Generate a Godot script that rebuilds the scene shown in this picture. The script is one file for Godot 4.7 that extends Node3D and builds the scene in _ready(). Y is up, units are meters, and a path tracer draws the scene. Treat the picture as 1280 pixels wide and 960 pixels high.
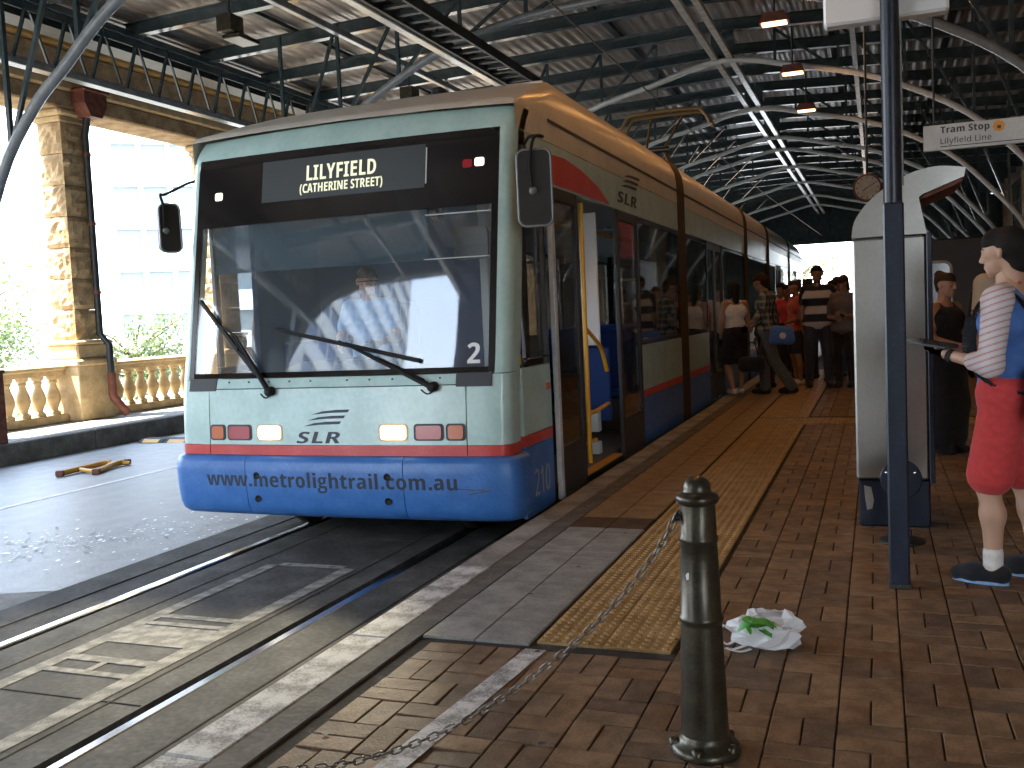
extends Node3D

const P := 0.27          # platform surface above rail top
var M := {}
var taken := {}
var rng := RandomNumberGenerator.new()

# ---------------------------------------------------------------- small helpers
func lin(r: float, g: float, b: float, a := 1.0) -> Color:
	var c := Color(r, g, b).linear_to_srgb()
	c.a = a
	return c

func mat(called: String, c: Color, rough := 0.6, metal := 0.0) -> StandardMaterial3D:
	var m := StandardMaterial3D.new()
	m.resource_name = called
	m.albedo_color = c
	m.roughness = rough
	if rough > 0.55: m.metallic_specular = 0.35
	m.metallic = metal
	M[called] = m
	return m

func noise_tex(freq: float, oct: int, sd: int, size := 512, kind := FastNoiseLite.TYPE_SIMPLEX_SMOOTH) -> Image:
	var n := FastNoiseLite.new()
	n.seed = sd
	n.noise_type = kind
	n.frequency = freq
	n.fractal_octaves = oct
	return n.get_seamless_image(size, size)

func ramp_tex(im: Image, stops: Array) -> ImageTexture:
	# stops: [[t, Color(linear)] ...]; grey image -> colours
	var g := Gradient.new()
	var offs := PackedFloat32Array()
	var cols := PackedColorArray()
	for s in stops:
		offs.append(s[0])
		cols.append(s[1])
	g.offsets = offs
	g.colors = cols
	var table := []
	for i in 256: table.append(g.sample(i / 255.0).linear_to_srgb())
	var out := Image.create(im.get_width(), im.get_height(), false, Image.FORMAT_RGB8)
	for y in im.get_height():
		for x in im.get_width():
			out.set_pixel(x, y, table[clampi(int(im.get_pixel(x, y).r * 255.0), 0, 255)])
	return ImageTexture.create_from_image(out)

var grey_fine: ImageTexture
var grey_blotch: ImageTexture

func grain(called: String, dark: Color, light: Color, rough: float, scale: float, bump := 0.0, sd := 1, metal := 0.0, world := true) -> StandardMaterial3D:
	# two-tone noisy surface, triplanar; scale = texture repeats per metre
	var m := mat(called, Color.WHITE, rough, metal)
	var a := noise_tex(0.012, 5, sd, 256)
	var b := noise_tex(0.11, 2, sd + 50, 256)
	for y in 256:
		for x in 256:
			var v := a.get_pixel(x, y).r * 0.62 + b.get_pixel(x, y).r * 0.38
			a.set_pixel(x, y, Color(v, v, v))
	m.albedo_texture = ramp_tex(a, [[0.0, dark], [0.32, dark.lerp(light, 0.2)], [0.68, light], [1.0, light.lightened(0.06)]])
	m.uv1_triplanar = true
	m.uv1_world_triplanar = world
	m.uv1_scale = Vector3.ONE * scale
	if bump > 0.0:
		m.heightmap_enabled = true
		m.heightmap_scale = bump
		m.heightmap_texture = ImageTexture.create_from_image(a)
	return m

func glass(called: String, tint: Color, alpha: float) -> StandardMaterial3D:
	var m := mat(called, tint, 0.03)
	m.albedo_color.a = alpha
	m.transparency = BaseMaterial3D.TRANSPARENCY_ALPHA
	return m

func numbered(called: String) -> String:
	var n: int = taken.get(called, 0)
	taken[called] = n + 1
	return called if n == 0 else "%s_%03d" % [called, n]

func B() -> SurfaceTool:
	var st := SurfaceTool.new()
	st.begin(Mesh.PRIMITIVE_TRIANGLES)
	return st

func obj(called: String, st: SurfaceTool, m: Material, parent: Node3D = null, smooth := false) -> MeshInstance3D:
	st.generate_normals()
	st.index()
	return inst(called, st.commit(), m, parent)

func inst(called: String, mesh: Mesh, m: Material, parent: Node3D = null, at := Transform3D()) -> MeshInstance3D:
	var o := MeshInstance3D.new()
	o.mesh = mesh
	o.material_override = m
	o.transform = at
	if parent == null:
		o.name = numbered(called)
		add_child(o)
	else:
		o.name = called
		parent.add_child(o, true)
	return o

func mesh_of(st: SurfaceTool) -> ArrayMesh:
	st.generate_normals()
	st.index()
	return st.commit()

func tag(o: Node3D, label: String, category := "", group := "", kind := "") -> Node3D:
	if label: o.set_meta("label", label)
	if category: o.set_meta("category", category)
	if group: o.set_meta("group", group)
	if kind: o.set_meta("kind", kind)
	return o

func thing(called: String, label: String, category: String, at := Vector3.ZERO, turn := 0.0, group := "") -> Node3D:
	var o := Node3D.new()
	o.name = numbered(called)
	add_child(o)
	o.position = at
	o.rotation.y = turn
	return tag(o, label, category, group)

func sub(called: String, parent: Node3D, at := Vector3.ZERO) -> Node3D:
	var o := Node3D.new()
	o.name = called
	parent.add_child(o, true)
	o.position = at
	return o

func struct(called: String, st: SurfaceTool, m: Material) -> MeshInstance3D:
	var o := obj(called, st, m)
	o.set_meta("kind", "structure")
	return o

# ---------------------------------------------------------------- shapes
func tri(st: SurfaceTool, a: Vector3, b: Vector3, c: Vector3) -> void:
	st.add_vertex(a); st.add_vertex(c); st.add_vertex(b)

func quad(st: SurfaceTool, a: Vector3, b: Vector3, c: Vector3, d: Vector3) -> void:
	# counter-clockwise seen from outside
	tri(st, a, b, c); tri(st, a, c, d)

func flat(st: SurfaceTool) -> void:
	st.set_smooth_group(-1)

func round_(st: SurfaceTool) -> void:
	st.set_smooth_group(0)

func box(st: SurfaceTool, c: Vector3, s: Vector3, bs := Basis(), ch := 0.0) -> void:
	flat(st)
	var h := s * 0.5
	if ch <= 0.0:
		var v := []
		for i in 8:
			v.append(c + bs * Vector3(h.x * (1 if i & 1 else -1), h.y * (1 if i & 2 else -1), h.z * (1 if i & 4 else -1)))
		quad(st, v[4], v[5], v[7], v[6]); quad(st, v[1], v[0], v[2], v[3])
		quad(st, v[5], v[1], v[3], v[7]); quad(st, v[0], v[4], v[6], v[2])
		quad(st, v[6], v[7], v[3], v[2]); quad(st, v[0], v[1], v[5], v[4])
		return
	# chamfered: three rings along y
	ch = minf(ch, minf(h.x, minf(h.y, h.z)) * 0.9)
	var rings := []
	for lv in [[-h.y, ch], [-h.y + ch, 0.0], [h.y - ch, 0.0], [h.y, ch]]:
		var y: float = lv[0]
		var q: float = lv[1]
		var X := h.x - q
		var Z := h.z - q
		var k := ch if q == 0.0 else ch * 0.5
		var ring := []
		for p in [[-X + k, Z], [X - k, Z], [X, Z - k], [X, -Z + k], [X - k, -Z], [-X + k, -Z], [-X, -Z + k], [-X, Z - k]]:
			ring.append(c + bs * Vector3(p[0], y, p[1]))
		rings.append(ring)
	for r in 3:
		for i in 8:
			var j := (i + 1) % 8
			quad(st, rings[r][i], rings[r][j], rings[r + 1][j], rings[r + 1][i])
	for i in range(1, 7):
		tri(st, rings[3][0], rings[3][i], rings[3][i + 1])
		tri(st, rings[0][0], rings[0][i + 1], rings[0][i])

func span(st: SurfaceTool, x0: float, x1: float, y0: float, y1: float, z0: float, z1: float, ch := 0.0) -> void:
	box(st, Vector3(x0 + x1, y0 + y1, z0 + z1) * 0.5, Vector3(absf(x1 - x0), absf(y1 - y0), absf(z1 - z0)), Basis(), ch)

func along(a: Vector3, b: Vector3) -> Basis:
	# basis whose z runs from a to b, y as upright as possible
	var z := (b - a).normalized()
	var up := Vector3.UP if absf(z.y) < 0.95 else Vector3.RIGHT
	var x := up.cross(z).normalized()
	return Basis(x, z.cross(x), z)

func bar(st: SurfaceTool, a: Vector3, b: Vector3, w: float, h: float, ch := 0.0) -> void:
	box(st, (a + b) * 0.5, Vector3(w, h, a.distance_to(b)), along(a, b), ch)

func ibeam(st: SurfaceTool, a: Vector3, b: Vector3, w: float, h: float, t := 0.012) -> void:
	var bs := along(a, b)
	var L := a.distance_to(b)
	var m := (a + b) * 0.5
	box(st, m, Vector3(t, h - 2 * t, L), bs)
	box(st, m + bs.y * (h - t) * 0.5, Vector3(w, t, L), bs)
	box(st, m - bs.y * (h - t) * 0.5, Vector3(w, t, L), bs)

func tube(st: SurfaceTool, pts: Array, r, n := 8, caps := true, closed := false) -> void:
	round_(st)
	var rings := []
	var cnt := pts.size()
	var x := Vector3.ZERO
	for i in cnt:
		var d: Vector3
		if closed:
			d = pts[(i + 1) % cnt] - pts[(i - 1 + cnt) % cnt]
		else:
			d = pts[mini(i + 1, cnt - 1)] - pts[maxi(i - 1, 0)]
		d = d.normalized()
		if x == Vector3.ZERO:
			x = (Vector3.UP if absf(d.y) < 0.9 else Vector3.RIGHT).cross(d)
		x = (x - d * x.dot(d)).normalized()
		var y := d.cross(x)
		var rr: float = r[i] if r is Array else r
		var ring := []
		for k in n:
			var a := TAU * k / n
			ring.append(pts[i] + (x * cos(a) + y * sin(a)) * rr)
		rings.append(ring)
	for i in (cnt if closed else cnt - 1):
		var q = rings[(i + 1) % cnt]
		for k in n:
			var l := (k + 1) % n
			quad(st, rings[i][k], rings[i][l], q[l], q[k])
	if caps and not closed:
		flat(st)
		for k in range(1, n - 1):
			tri(st, rings[0][0], rings[0][k + 1], rings[0][k])
			tri(st, rings[-1][0], rings[-1][k], rings[-1][k + 1])

func lathe(st: SurfaceTool, prof: Array, n := 16, at := Vector3.ZERO, bs := Basis(), sharp := false) -> void:
	# prof: [r, y] from bottom to top
	if sharp: flat(st)
	else: round_(st)
	for i in prof.size() - 1:
		for k in n:
			var a := TAU * k / n
			var b := TAU * (k + 1) / n
			var p := func(r: float, y: float, t: float) -> Vector3: return at + bs * Vector3(r * cos(t), y, -r * sin(t))
			var v0: Vector3 = p.call(prof[i][0], prof[i][1], a)
			var v1: Vector3 = p.call(prof[i][0], prof[i][1], b)
			var v2: Vector3 = p.call(prof[i + 1][0], prof[i + 1][1], b)
			var v3: Vector3 = p.call(prof[i + 1][0], prof[i + 1][1], a)
			if prof[i][0] < 1e-5: tri(st, v0, v2, v3)
			elif prof[i + 1][0] < 1e-5: tri(st, v0, v1, v2)
			else: quad(st, v0, v1, v2, v3)

func prism(st: SurfaceTool, poly: PackedVector2Array, z0: float, z1: float, tf := Transform3D()) -> void:
	# poly in x,y counter-clockwise; extruded from z0 to z1 (z1 > z0)
	flat(st)
	if Geometry2D.is_polygon_clockwise(poly): poly.reverse()
	var idx := Geometry2D.triangulate_polygon(poly)
	for i in range(0, idx.size(), 3):
		var a := poly[idx[i]]
		var b := poly[idx[i + 1]]
		var c := poly[idx[i + 2]]
		if (b - a).cross(c - a) < 0:
			var q := b
			b = c
			c = q
		tri(st, tf * Vector3(a.x, a.y, z1), tf * Vector3(b.x, b.y, z1), tf * Vector3(c.x, c.y, z1))
		tri(st, tf * Vector3(a.x, a.y, z0), tf * Vector3(c.x, c.y, z0), tf * Vector3(b.x, b.y, z0))
	for i in poly.size():
		var a := poly[i]
		var b := poly[(i + 1) % poly.size()]
		quad(st, tf * Vector3(a.x, a.y, z0), tf * Vector3(b.x, b.y, z0), tf * Vector3(b.x, b.y, z1), tf * Vector3(a.x, a.y, z1))

func rrect(x0: float, x1: float, y0: float, y1: float, r: float, n := 4) -> PackedVector2Array:
	var out := PackedVector2Array()
	for q in [[x1 - r, y0 + r, -PI / 2], [x1 - r, y1 - r, 0.0], [x0 + r, y1 - r, PI / 2], [x0 + r, y0 + r, PI]]:
		for k in n + 1:
			var a: float = q[2] + PI / 2 * k / n
			out.append(Vector2(q[0] + cos(a) * r, q[1] + sin(a) * r))
	return out

var fonts := {}
func text_mesh(words: String, height: float, weight := 400, family := "Droid Sans", depth := 0.002) -> ArrayMesh:
	var key := "%s%d" % [family, weight]
	if not fonts.has(key):
		var f := SystemFont.new()
		f.font_names = PackedStringArray([family])
		f.font_weight = weight
		fonts[key] = f
	var t := TextMesh.new()
	t.font = fonts[key]
	t.text = words
	t.font_size = 64
	t.pixel_size = 0.01
	t.depth = 0.01
	t.curve_step = 2.0
	var src := t.get_mesh_arrays()
	var v: PackedVector3Array = src[Mesh.ARRAY_VERTEX]
	var lo := Vector3.INF
	var hi := -Vector3.INF
	for p in v:
		lo = lo.min(p)
		hi = hi.max(p)
	# normalised: x and y about the centre, height 1 for the whole string
	var s := height / (hi.y - lo.y)
	for i in v.size():
		var p := v[i] - (lo + hi) * 0.5
		v[i] = Vector3(p.x * s, p.y * s, (0.5 if p.z > 0 else -0.5) * depth)
	src[Mesh.ARRAY_VERTEX] = v
	src[Mesh.ARRAY_TANGENT] = null
	var m := ArrayMesh.new()
	m.add_surface_from_arrays(Mesh.PRIMITIVE_TRIANGLES, src)
	return m

func bent(m: ArrayMesh, how: Callable) -> ArrayMesh:
	# the same lettering, every vertex moved by how(Vector3)
	var src := m.surface_get_arrays(0)
	var v: PackedVector3Array = src[Mesh.ARRAY_VERTEX]
	for i in v.size(): v[i] = how.call(v[i])
	src[Mesh.ARRAY_VERTEX] = v
	src[Mesh.ARRAY_NORMAL] = null
	var o := ArrayMesh.new()
	o.add_surface_from_arrays(Mesh.PRIMITIVE_TRIANGLES, src)
	var st := SurfaceTool.new()
	st.create_from(o, 0)
	st.deindex()
	st.set_smooth_group(-1)
	var st2 := B()
	flat(st2)
	var arr := st.commit_to_arrays()
	for p in arr[Mesh.ARRAY_VERTEX]: st2.add_vertex(p)
	st2.generate_normals()
	return st2.commit()

# ---------------------------------------------------------------- scene
func _ready() -> void:
	rng.seed = 7
	var cam := Camera3D.new()
	cam.name = "camera"
	cam.position = Vector3(3.685, 1.6357, 6.0502)
	cam.basis = Basis.from_euler(Vector3(-0.0695, 0.3618, -0.0458))
	cam.fov = 43.215
	cam.near = 0.05
	cam.far = 900.0
	add_child(cam)
	cam.current = true
	var env := Environment.new()
	env.background_mode = Environment.BG_SKY
	var sm := ProceduralSkyMaterial.new()
	sm.sky_top_color = lin(0.42, 0.58, 0.82)
	sm.sky_horizon_color = lin(0.86, 0.93, 1.0)
	sm.sky_curve = 0.22
	sm.ground_bottom_color = lin(0.25, 0.25, 0.25)
	sm.ground_horizon_color = lin(0.7, 0.75, 0.8)
	sm.energy_multiplier = 1.15
	var sky := Sky.new()
	sky.sky_material = sm
	env.sky = sky
	env.tonemap_mode = Environment.TONE_MAPPER_LINEAR
	env.tonemap_exposure = 13.0
	env.sdfgi_enabled = true
	env.ssao_enabled = true
	env.ssil_enabled = true
	var we := WorldEnvironment.new()
	we.name = "world_environment"
	we.environment = env
	add_child(we)
	var sun := DirectionalLight3D.new()
	sun.name = "sun"
	sun.light_energy = 1.4
	sun.light_color = Color(1.0, 0.95, 0.86)
	sun.light_angular_distance = 0.53
	sun.shadow_enabled = true
	add_child(sun)
	sun.look_at_from_position(Vector3.ZERO, -Vector3(-0.30, 0.92, 0.24))

	materials()
	setting()
	paving()
	colonnade()
	canopy()
	station_wall()
	outdoors()
	tram()
	furniture()
	people()

func materials() -> void:
	grain("asphalt", Color(0.13, 0.133, 0.138), Color(0.19, 0.193, 0.198), 0.5, 0.9, 0.25, 3)
	grain("track_concrete", Color(0.035, 0.033, 0.03), Color(0.085, 0.08, 0.074), 0.8, 0.8, 0.3, 11)
	grain("concrete", Color(0.16, 0.155, 0.145), Color(0.30, 0.29, 0.27), 0.85, 0.9, 0.25, 21)
	grain("pale_concrete", Color(0.17, 0.165, 0.15), Color(0.33, 0.32, 0.29), 0.85, 1.1, 0.2, 22)
	grain("kerb_stone", Color(0.075, 0.07, 0.06), Color(0.15, 0.14, 0.125), 0.85, 1.0, 0.3, 23)
	grain("grout", Color(0.024, 0.021, 0.018), Color(0.05, 0.044, 0.038), 0.95, 2.0, 0.2, 24)
	grain("street", Color(0.10, 0.10, 0.10), Color(0.16, 0.16, 0.155), 0.9, 0.3, 0.0, 25)
	grain("worn_paint", Color(0.16, 0.155, 0.145), Color(0.62, 0.62, 0.60), 0.7, 2.2, 0.1, 26)
	grain("road_paint", Color(0.55, 0.55, 0.55), Color(0.8, 0.75, 0.73), 0.6, 2.0, 0.0, 27)
	grain("faded_paint", Color(0.11, 0.105, 0.095), Color(0.30, 0.29, 0.265), 0.8, 3.0, 0.1, 28)
	var tones := [[0.170, 0.108, 0.062], [0.195, 0.120, 0.066], [0.150, 0.098, 0.060], [0.190, 0.127, 0.078], [0.130, 0.088, 0.058], [0.212, 0.136, 0.076]]
	for i in tones.size():
		var t = tones[i]
		grain("paver%d" % i, Color(t[0], t[1], t[2]) * 0.62, Color(t[0], t[1], t[2]) * 1.2, 0.62, 2.3, 0.25, 30 + i)
	grain("grey_tile", Color(0.17, 0.17, 0.165), Color(0.30, 0.30, 0.285), 0.6, 1.7, 0.1, 41)
	grain("tan_tile", Color(0.18, 0.12, 0.065), Color(0.29, 0.20, 0.11), 0.6, 1.7, 0.1, 42)
	grain("brown_tile", Color(0.05, 0.032, 0.022), Color(0.09, 0.055, 0.036), 0.6, 1.7, 0.1, 43)
	grain("tactile", Color(0.23, 0.145, 0.058), Color(0.40, 0.265, 0.115), 0.6, 1.6, 0.15, 44)
	grain("sandstone", Color(0.24, 0.15, 0.075), Color(0.50, 0.36, 0.20), 0.9, 0.8, 1.2, 45)
	grain("smooth_sandstone", Color(0.34, 0.24, 0.12), Color(0.52, 0.38, 0.21), 0.85, 0.8, 0.3, 46)
	grain("dark_shaded_sandstone", Color(0.17, 0.11, 0.058), Color(0.36, 0.25, 0.14), 0.9, 0.7, 1.0, 47)  # darker sandstone copy: dark frieze stone, and shade painted into the station wall
	mat("soffit_timber", lin(0.05, 0.036, 0.026), 0.95)
	grain("gable_green", Color(0.026, 0.036, 0.038), Color(0.042, 0.056, 0.058), 0.7, 1.0, 0.0, 40)
	grain("ochre_cornice", Color(0.26, 0.14, 0.04), Color(0.40, 0.24, 0.08), 0.8, 0.8, 0.2, 48)
	grain("steel_green", Color(0.026, 0.04, 0.045), Color(0.045, 0.064, 0.07), 0.17, 1.3, 0.05, 49)
	grain("steel_dark", Color(0.010, 0.012, 0.013), Color(0.022, 0.026, 0.027), 0.5, 1.3, 0.05, 50)
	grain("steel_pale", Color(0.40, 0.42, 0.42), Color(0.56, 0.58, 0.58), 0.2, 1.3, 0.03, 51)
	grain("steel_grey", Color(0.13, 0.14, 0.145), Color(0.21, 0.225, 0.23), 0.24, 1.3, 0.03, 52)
	grain("roof_sheet", Color(0.20, 0.165, 0.145), Color(0.29, 0.25, 0.22), 0.28, 0.5, 0.0, 53)
	grain("rust_iron", Color(0.09, 0.028, 0.018), Color(0.17, 0.06, 0.04), 0.6, 2.0, 0.1, 54)
	grain("bronze", Color(0.03, 0.025, 0.016), Color(0.07, 0.06, 0.04), 0.33, 3.0, 0.08, 55, 0.55)
	grain("stainless", Color(0.50, 0.49, 0.455), Color(0.56, 0.55, 0.51), 0.3, 1.2, 0.0, 56, 1.0)
	grain("navy_paint", Color(0.006, 0.010, 0.022), Color(0.011, 0.018, 0.036), 0.35, 2.0, 0.03, 57)
	grain("bark", Color(0.05, 0.035, 0.022), Color(0.12, 0.09, 0.06), 0.95, 2.0, 0.5, 58)
	# tram paint
	grain("pale_green", Color(0.37, 0.53, 0.495), Color(0.475, 0.645, 0.61), 0.3, 0.7, 0.0, 61)
	M.pale_green.clearcoat_enabled = true
	M.pale_green.clearcoat = 0.35
	M.pale_green.clearcoat_roughness = 0.15
	grain("bumper_blue", Color(0.028, 0.12, 0.36), Color(0.05, 0.17, 0.45), 0.38, 1.1, 0.04, 62)
	grain("tram_red", Color(0.48, 0.045, 0.04), Color(0.56, 0.065, 0.055), 0.35, 1.0, 0.0, 63)
	M["skirt_navy"] = M.bumper_blue
	grain("roof_cream", Color(0.50, 0.47, 0.40), Color(0.62, 0.58, 0.50), 0.3, 0.6, 0.02, 65)
	mat("black_gloss", lin(0.012, 0.010, 0.010), 0.12)
	mat("black_rubber", lin(0.014, 0.014, 0.014), 0.7)
	mat("charcoal", lin(0.03, 0.03, 0.032), 0.5)
	mat("sign_black", lin(0.035, 0.04, 0.04), 0.4)
	mat("letter_cream", lin(0.85, 0.85, 0.6), 0.5)
	M.letter_cream.emission_enabled = true
	M.letter_cream.emission = lin(0.9, 0.9, 0.6)
	M.letter_cream.emission_energy_multiplier = 0.05
	mat("logo_slate", lin(0.018, 0.026, 0.042), 0.5)
	mat("letter_blue", lin(0.012, 0.026, 0.075), 0.4)
	mat("white_paint", lin(0.75, 0.76, 0.76), 0.45)
	mat("number_grey", lin(0.35, 0.36, 0.36), 0.5)
	mat("interior_pale", lin(0.5, 0.54, 0.53), 0.5)
	mat("interior_dark", lin(0.014, 0.035, 0.12), 0.7)
	mat("interior_blue", lin(0.012, 0.04, 0.17), 0.6)
	mat("dash_grey", lin(0.10, 0.11, 0.12), 0.6)
	mat("handrail_yellow", lin(0.75, 0.40, 0.02), 0.35)
	mat("panto_paint", lin(0.20, 0.11, 0.03), 0.5)
	mat("barrier_yellow", lin(0.55, 0.27, 0.03), 0.5)
	glass("windscreen_glass", lin(0.6, 0.7, 0.7), 0.04)
	glass("side_glass", lin(0.02, 0.03, 0.03), 0.55)
	glass("clear_glass", lin(0.05, 0.06, 0.06), 0.4)
	mat("gangway_rubber", lin(0.085, 0.068, 0.05), 0.6)
	glass("door_glass", lin(0.02, 0.03, 0.03), 0.35)
	glass("blind", lin(0.035, 0.065, 0.095), 0.72)
	M.blind.roughness = 0.8
	M.blind.metallic_specular = 0.1
	mat("amber_lens", lin(0.55, 0.16, 0.08), 0.15)
	mat("red_lens", lin(0.35, 0.02, 0.03), 0.12)
	mat("chrome", lin(0.7, 0.7, 0.7), 0.15, 1.0)
	mat("mirror_back", lin(0.009, 0.008, 0.006), 0.55)
	var e := mat("headlight_glow", lin(1, 0.95, 0.8), 0.3)
	e.emission_enabled = true
	e.emission = lin(1.0, 0.95, 0.78)
	e.emission_energy_multiplier = 0.8
	e = mat("marker_glow", lin(1, 0.9, 0.75), 0.3)
	e.emission_enabled = true
	e.emission = lin(1.0, 0.78, 0.55)
	e.emission_energy_multiplier = 0.2
	e = mat("heater_glow", lin(1, 0.7, 0.45), 0.3)
	e.emission_enabled = true
	e.emission = lin(1.0, 0.50, 0.25)
	e.emission_energy_multiplier = 0.6

# ---------------------------------------------------------------- ground, road, track
func road_y(x: float) -> float:
	return -0.02 * (-1.0 - x)   # falls 2 cm a metre to the far kerb

func sheet(st: SurfaceTool, x0: float, x1: float, z0: float, z1: float, dy := 0.0, nz := 1) -> void:
	# z0 is the far (smaller) end
	for i in nz:
		var a := lerpf(z0, z1, float(i) / nz)
		var b := lerpf(z0, z1, float(i + 1) / nz)
		quad(st, Vector3(x0, road_y(x0) + dy, b), Vector3(x1, road_y(x1) + dy, b), Vector3(x1, road_y(x1) + dy, a), Vector3(x0, road_y(x0) + dy, a))

func setting() -> void:
	var st := B()
	flat(st)
	quad(st, Vector3(-700, -3.6, 700), Vector3(700, -3.6, 700), Vector3(700, -3.6, -700), Vector3(-700, -3.6, -700))
	struct("ground", st, M.street)
	st = B(); flat(st)
	sheet(st, -7.85, -1.02, -75, 40)
	struct("road", st, M.asphalt)
	# deck that carries road, track and platform
	st = B()
	span(st, -10.4, 24.0, -3.6, -0.32, -75, 40)
	struct("station_deck", st, M.kerb_stone)
	# footway with kerb on the colonnade side
	st = B()
	span(st, -10.35, -8.06, -0.3, 0.165, -75, 40)
	struct("pavement", st, M.concrete)
	st = B()
	var z := 14.0
	var kerb := struct("kerb", B(), M.kerb_stone)
	kerb.mesh = null
	while z > -40:
		st = B()
		span(st, -8.055, -7.82, -0.3, 0.17 + rng.randf_range(-0.004, 0.004), z - 1.795, z, 0.02)
		obj("kerb_stone", st, M.kerb_stone, kerb)
		z -= 1.8
	# track slab in strips, real flange grooves between them and the rails
	st = B()
	for s in [[-1.02, -0.79], [-0.672, 0.635], [0.75, 1.47]]:
		span(st, s[0], s[1], -0.3, 0.0, -75, 40)
	span(st, -0.79, 0.75, -0.32, -0.05, -75, 40)
	struct("track_bed", st, M.track_concrete)
	st = B()
	span(st, -1.30, -1.02, -0.2, 0.006, -75, 40)
	struct("track_margin", st, M.track_concrete)
	var rail := grain("rail_steel", Color(0.5, 0.5, 0.5), Color(0.62, 0.62, 0.62), 0.2, 3.0, 0.0, 71, 1.0)
	for s in [[-0.788, -0.722, "left", "polished grooved tram rail nearer the balustrade road"], [0.688, 0.748, "right", "polished grooved tram rail nearer the platform edge"]]:
		st = B()
		span(st, s[0], s[1], -0.06, 0.004, -75, 30, 0.008)
		tag(obj("tram_rail", st, rail), s[3], "rail", "tram rails")
	# joint lines in the slab and the pale ladder of worn concrete between the rails
	st = B()
	for x in [-0.33, -0.25, 0.42, 0.40]:
		pass
	for s in [[-0.29, -0.20, 0.48, 4.6], [0.30, 0.40, 0.48, 4.6]]:
		span(st, s[0], s[1], -0.01, 0.004, s[2], s[3])
	for s in [[0.42, 0.48], [1.60, 1.66], [1.73, 1.78], [1.80, 2.08], [2.28, 2.35], [2.46, 2.51]]:
		span(st, -0.20, 0.30, -0.01, 0.004, s[0], s[1])
	span(st, 0.02, 0.06, -0.01, 0.0045, 2.35, 2.46)
	struct("track_patch", st, M.faded_paint)
	st = B()
	for x in [-0.42, 0.45, 1.02]:
		span(st, x - 0.006, x + 0.006, -0.01, 0.003, -40, 12)
	for zz in range(-8, 4):
		span(st, -0.66, 0.62, -0.01, 0.003, zz * 3.1 - 0.35, zz * 3.1 - 0.342)
	struct("track_joint", st, M.grout)
	# edge line on the road
	st = B(); flat(st)
	sheet(st, -4.72, -4.62, -40, 6.0, 0.004)
	struct("lane_marking", st, M.road_paint)
	# paler flat patch beside the track
	st = B(); flat(st)
	quad(st, Vector3(-2.6, road_y(-2.6) + 0.004, 3.6), Vector3(-1.32, road_y(-1.32) + 0.004, 3.6), Vector3(-1.32, road_y(-1.32) + 0.004, 1.32), Vector3(-2.2, road_y(-2.2) + 0.004, 1.62))
	struct("pale_patch", st, M.concrete)
	# small white flecks spread over the road
	st = B(); flat(st)
	for i in 460:
		var t := rng.randf()
		var c := Vector3(lerpf(-3.3, -1.65, t) + rng.randfn(0, 0.28), 0, lerpf(0.75, -0.55, t) + rng.randfn(0, 0.33))
		if rng.randf() < 0.12: c += Vector3(rng.randfn(0, 0.8), 0, rng.randfn(0, 0.8))
		c.x = clampf(c.x, -6.0, -1.36)
		c.y = road_y(c.x) + 0.005
		var a := rng.randf() * TAU
		var s := rng.randf_range(0.006, 0.026)
		var u := Vector3(cos(a), rng.randf_range(-0.2, 0.2), sin(a)) * s
		var w := Vector3(-sin(a), rng.randf_range(-0.15, 0.3), cos(a)) * s * rng.randf_range(0.4, 1.0)
		var up := Vector3(0, s * 0.35 + 0.003, 0)
		quad(st, c - u + up, c + w + up, c + u + up, c - w + up)
	tag(obj("white_flecks", st, M.white_paint), "scatter of small white flecks on the grey road beside the track", "litter", "", "stuff")

# ---------------------------------------------------------------- platform paving
func in_view(p: Vector3) -> bool:
	var cam := Transform3D(Basis.from_euler(Vector3(-0.0695, 0.3618, -0.0458)), Vector3(3.685, 1.6357, 6.0502))
	var q := cam.affine_inverse() * p
	return q.z < -0.3 and absf(q.x / q.z) < 0.55 and absf(q.y / q.z) < 0.42

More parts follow.
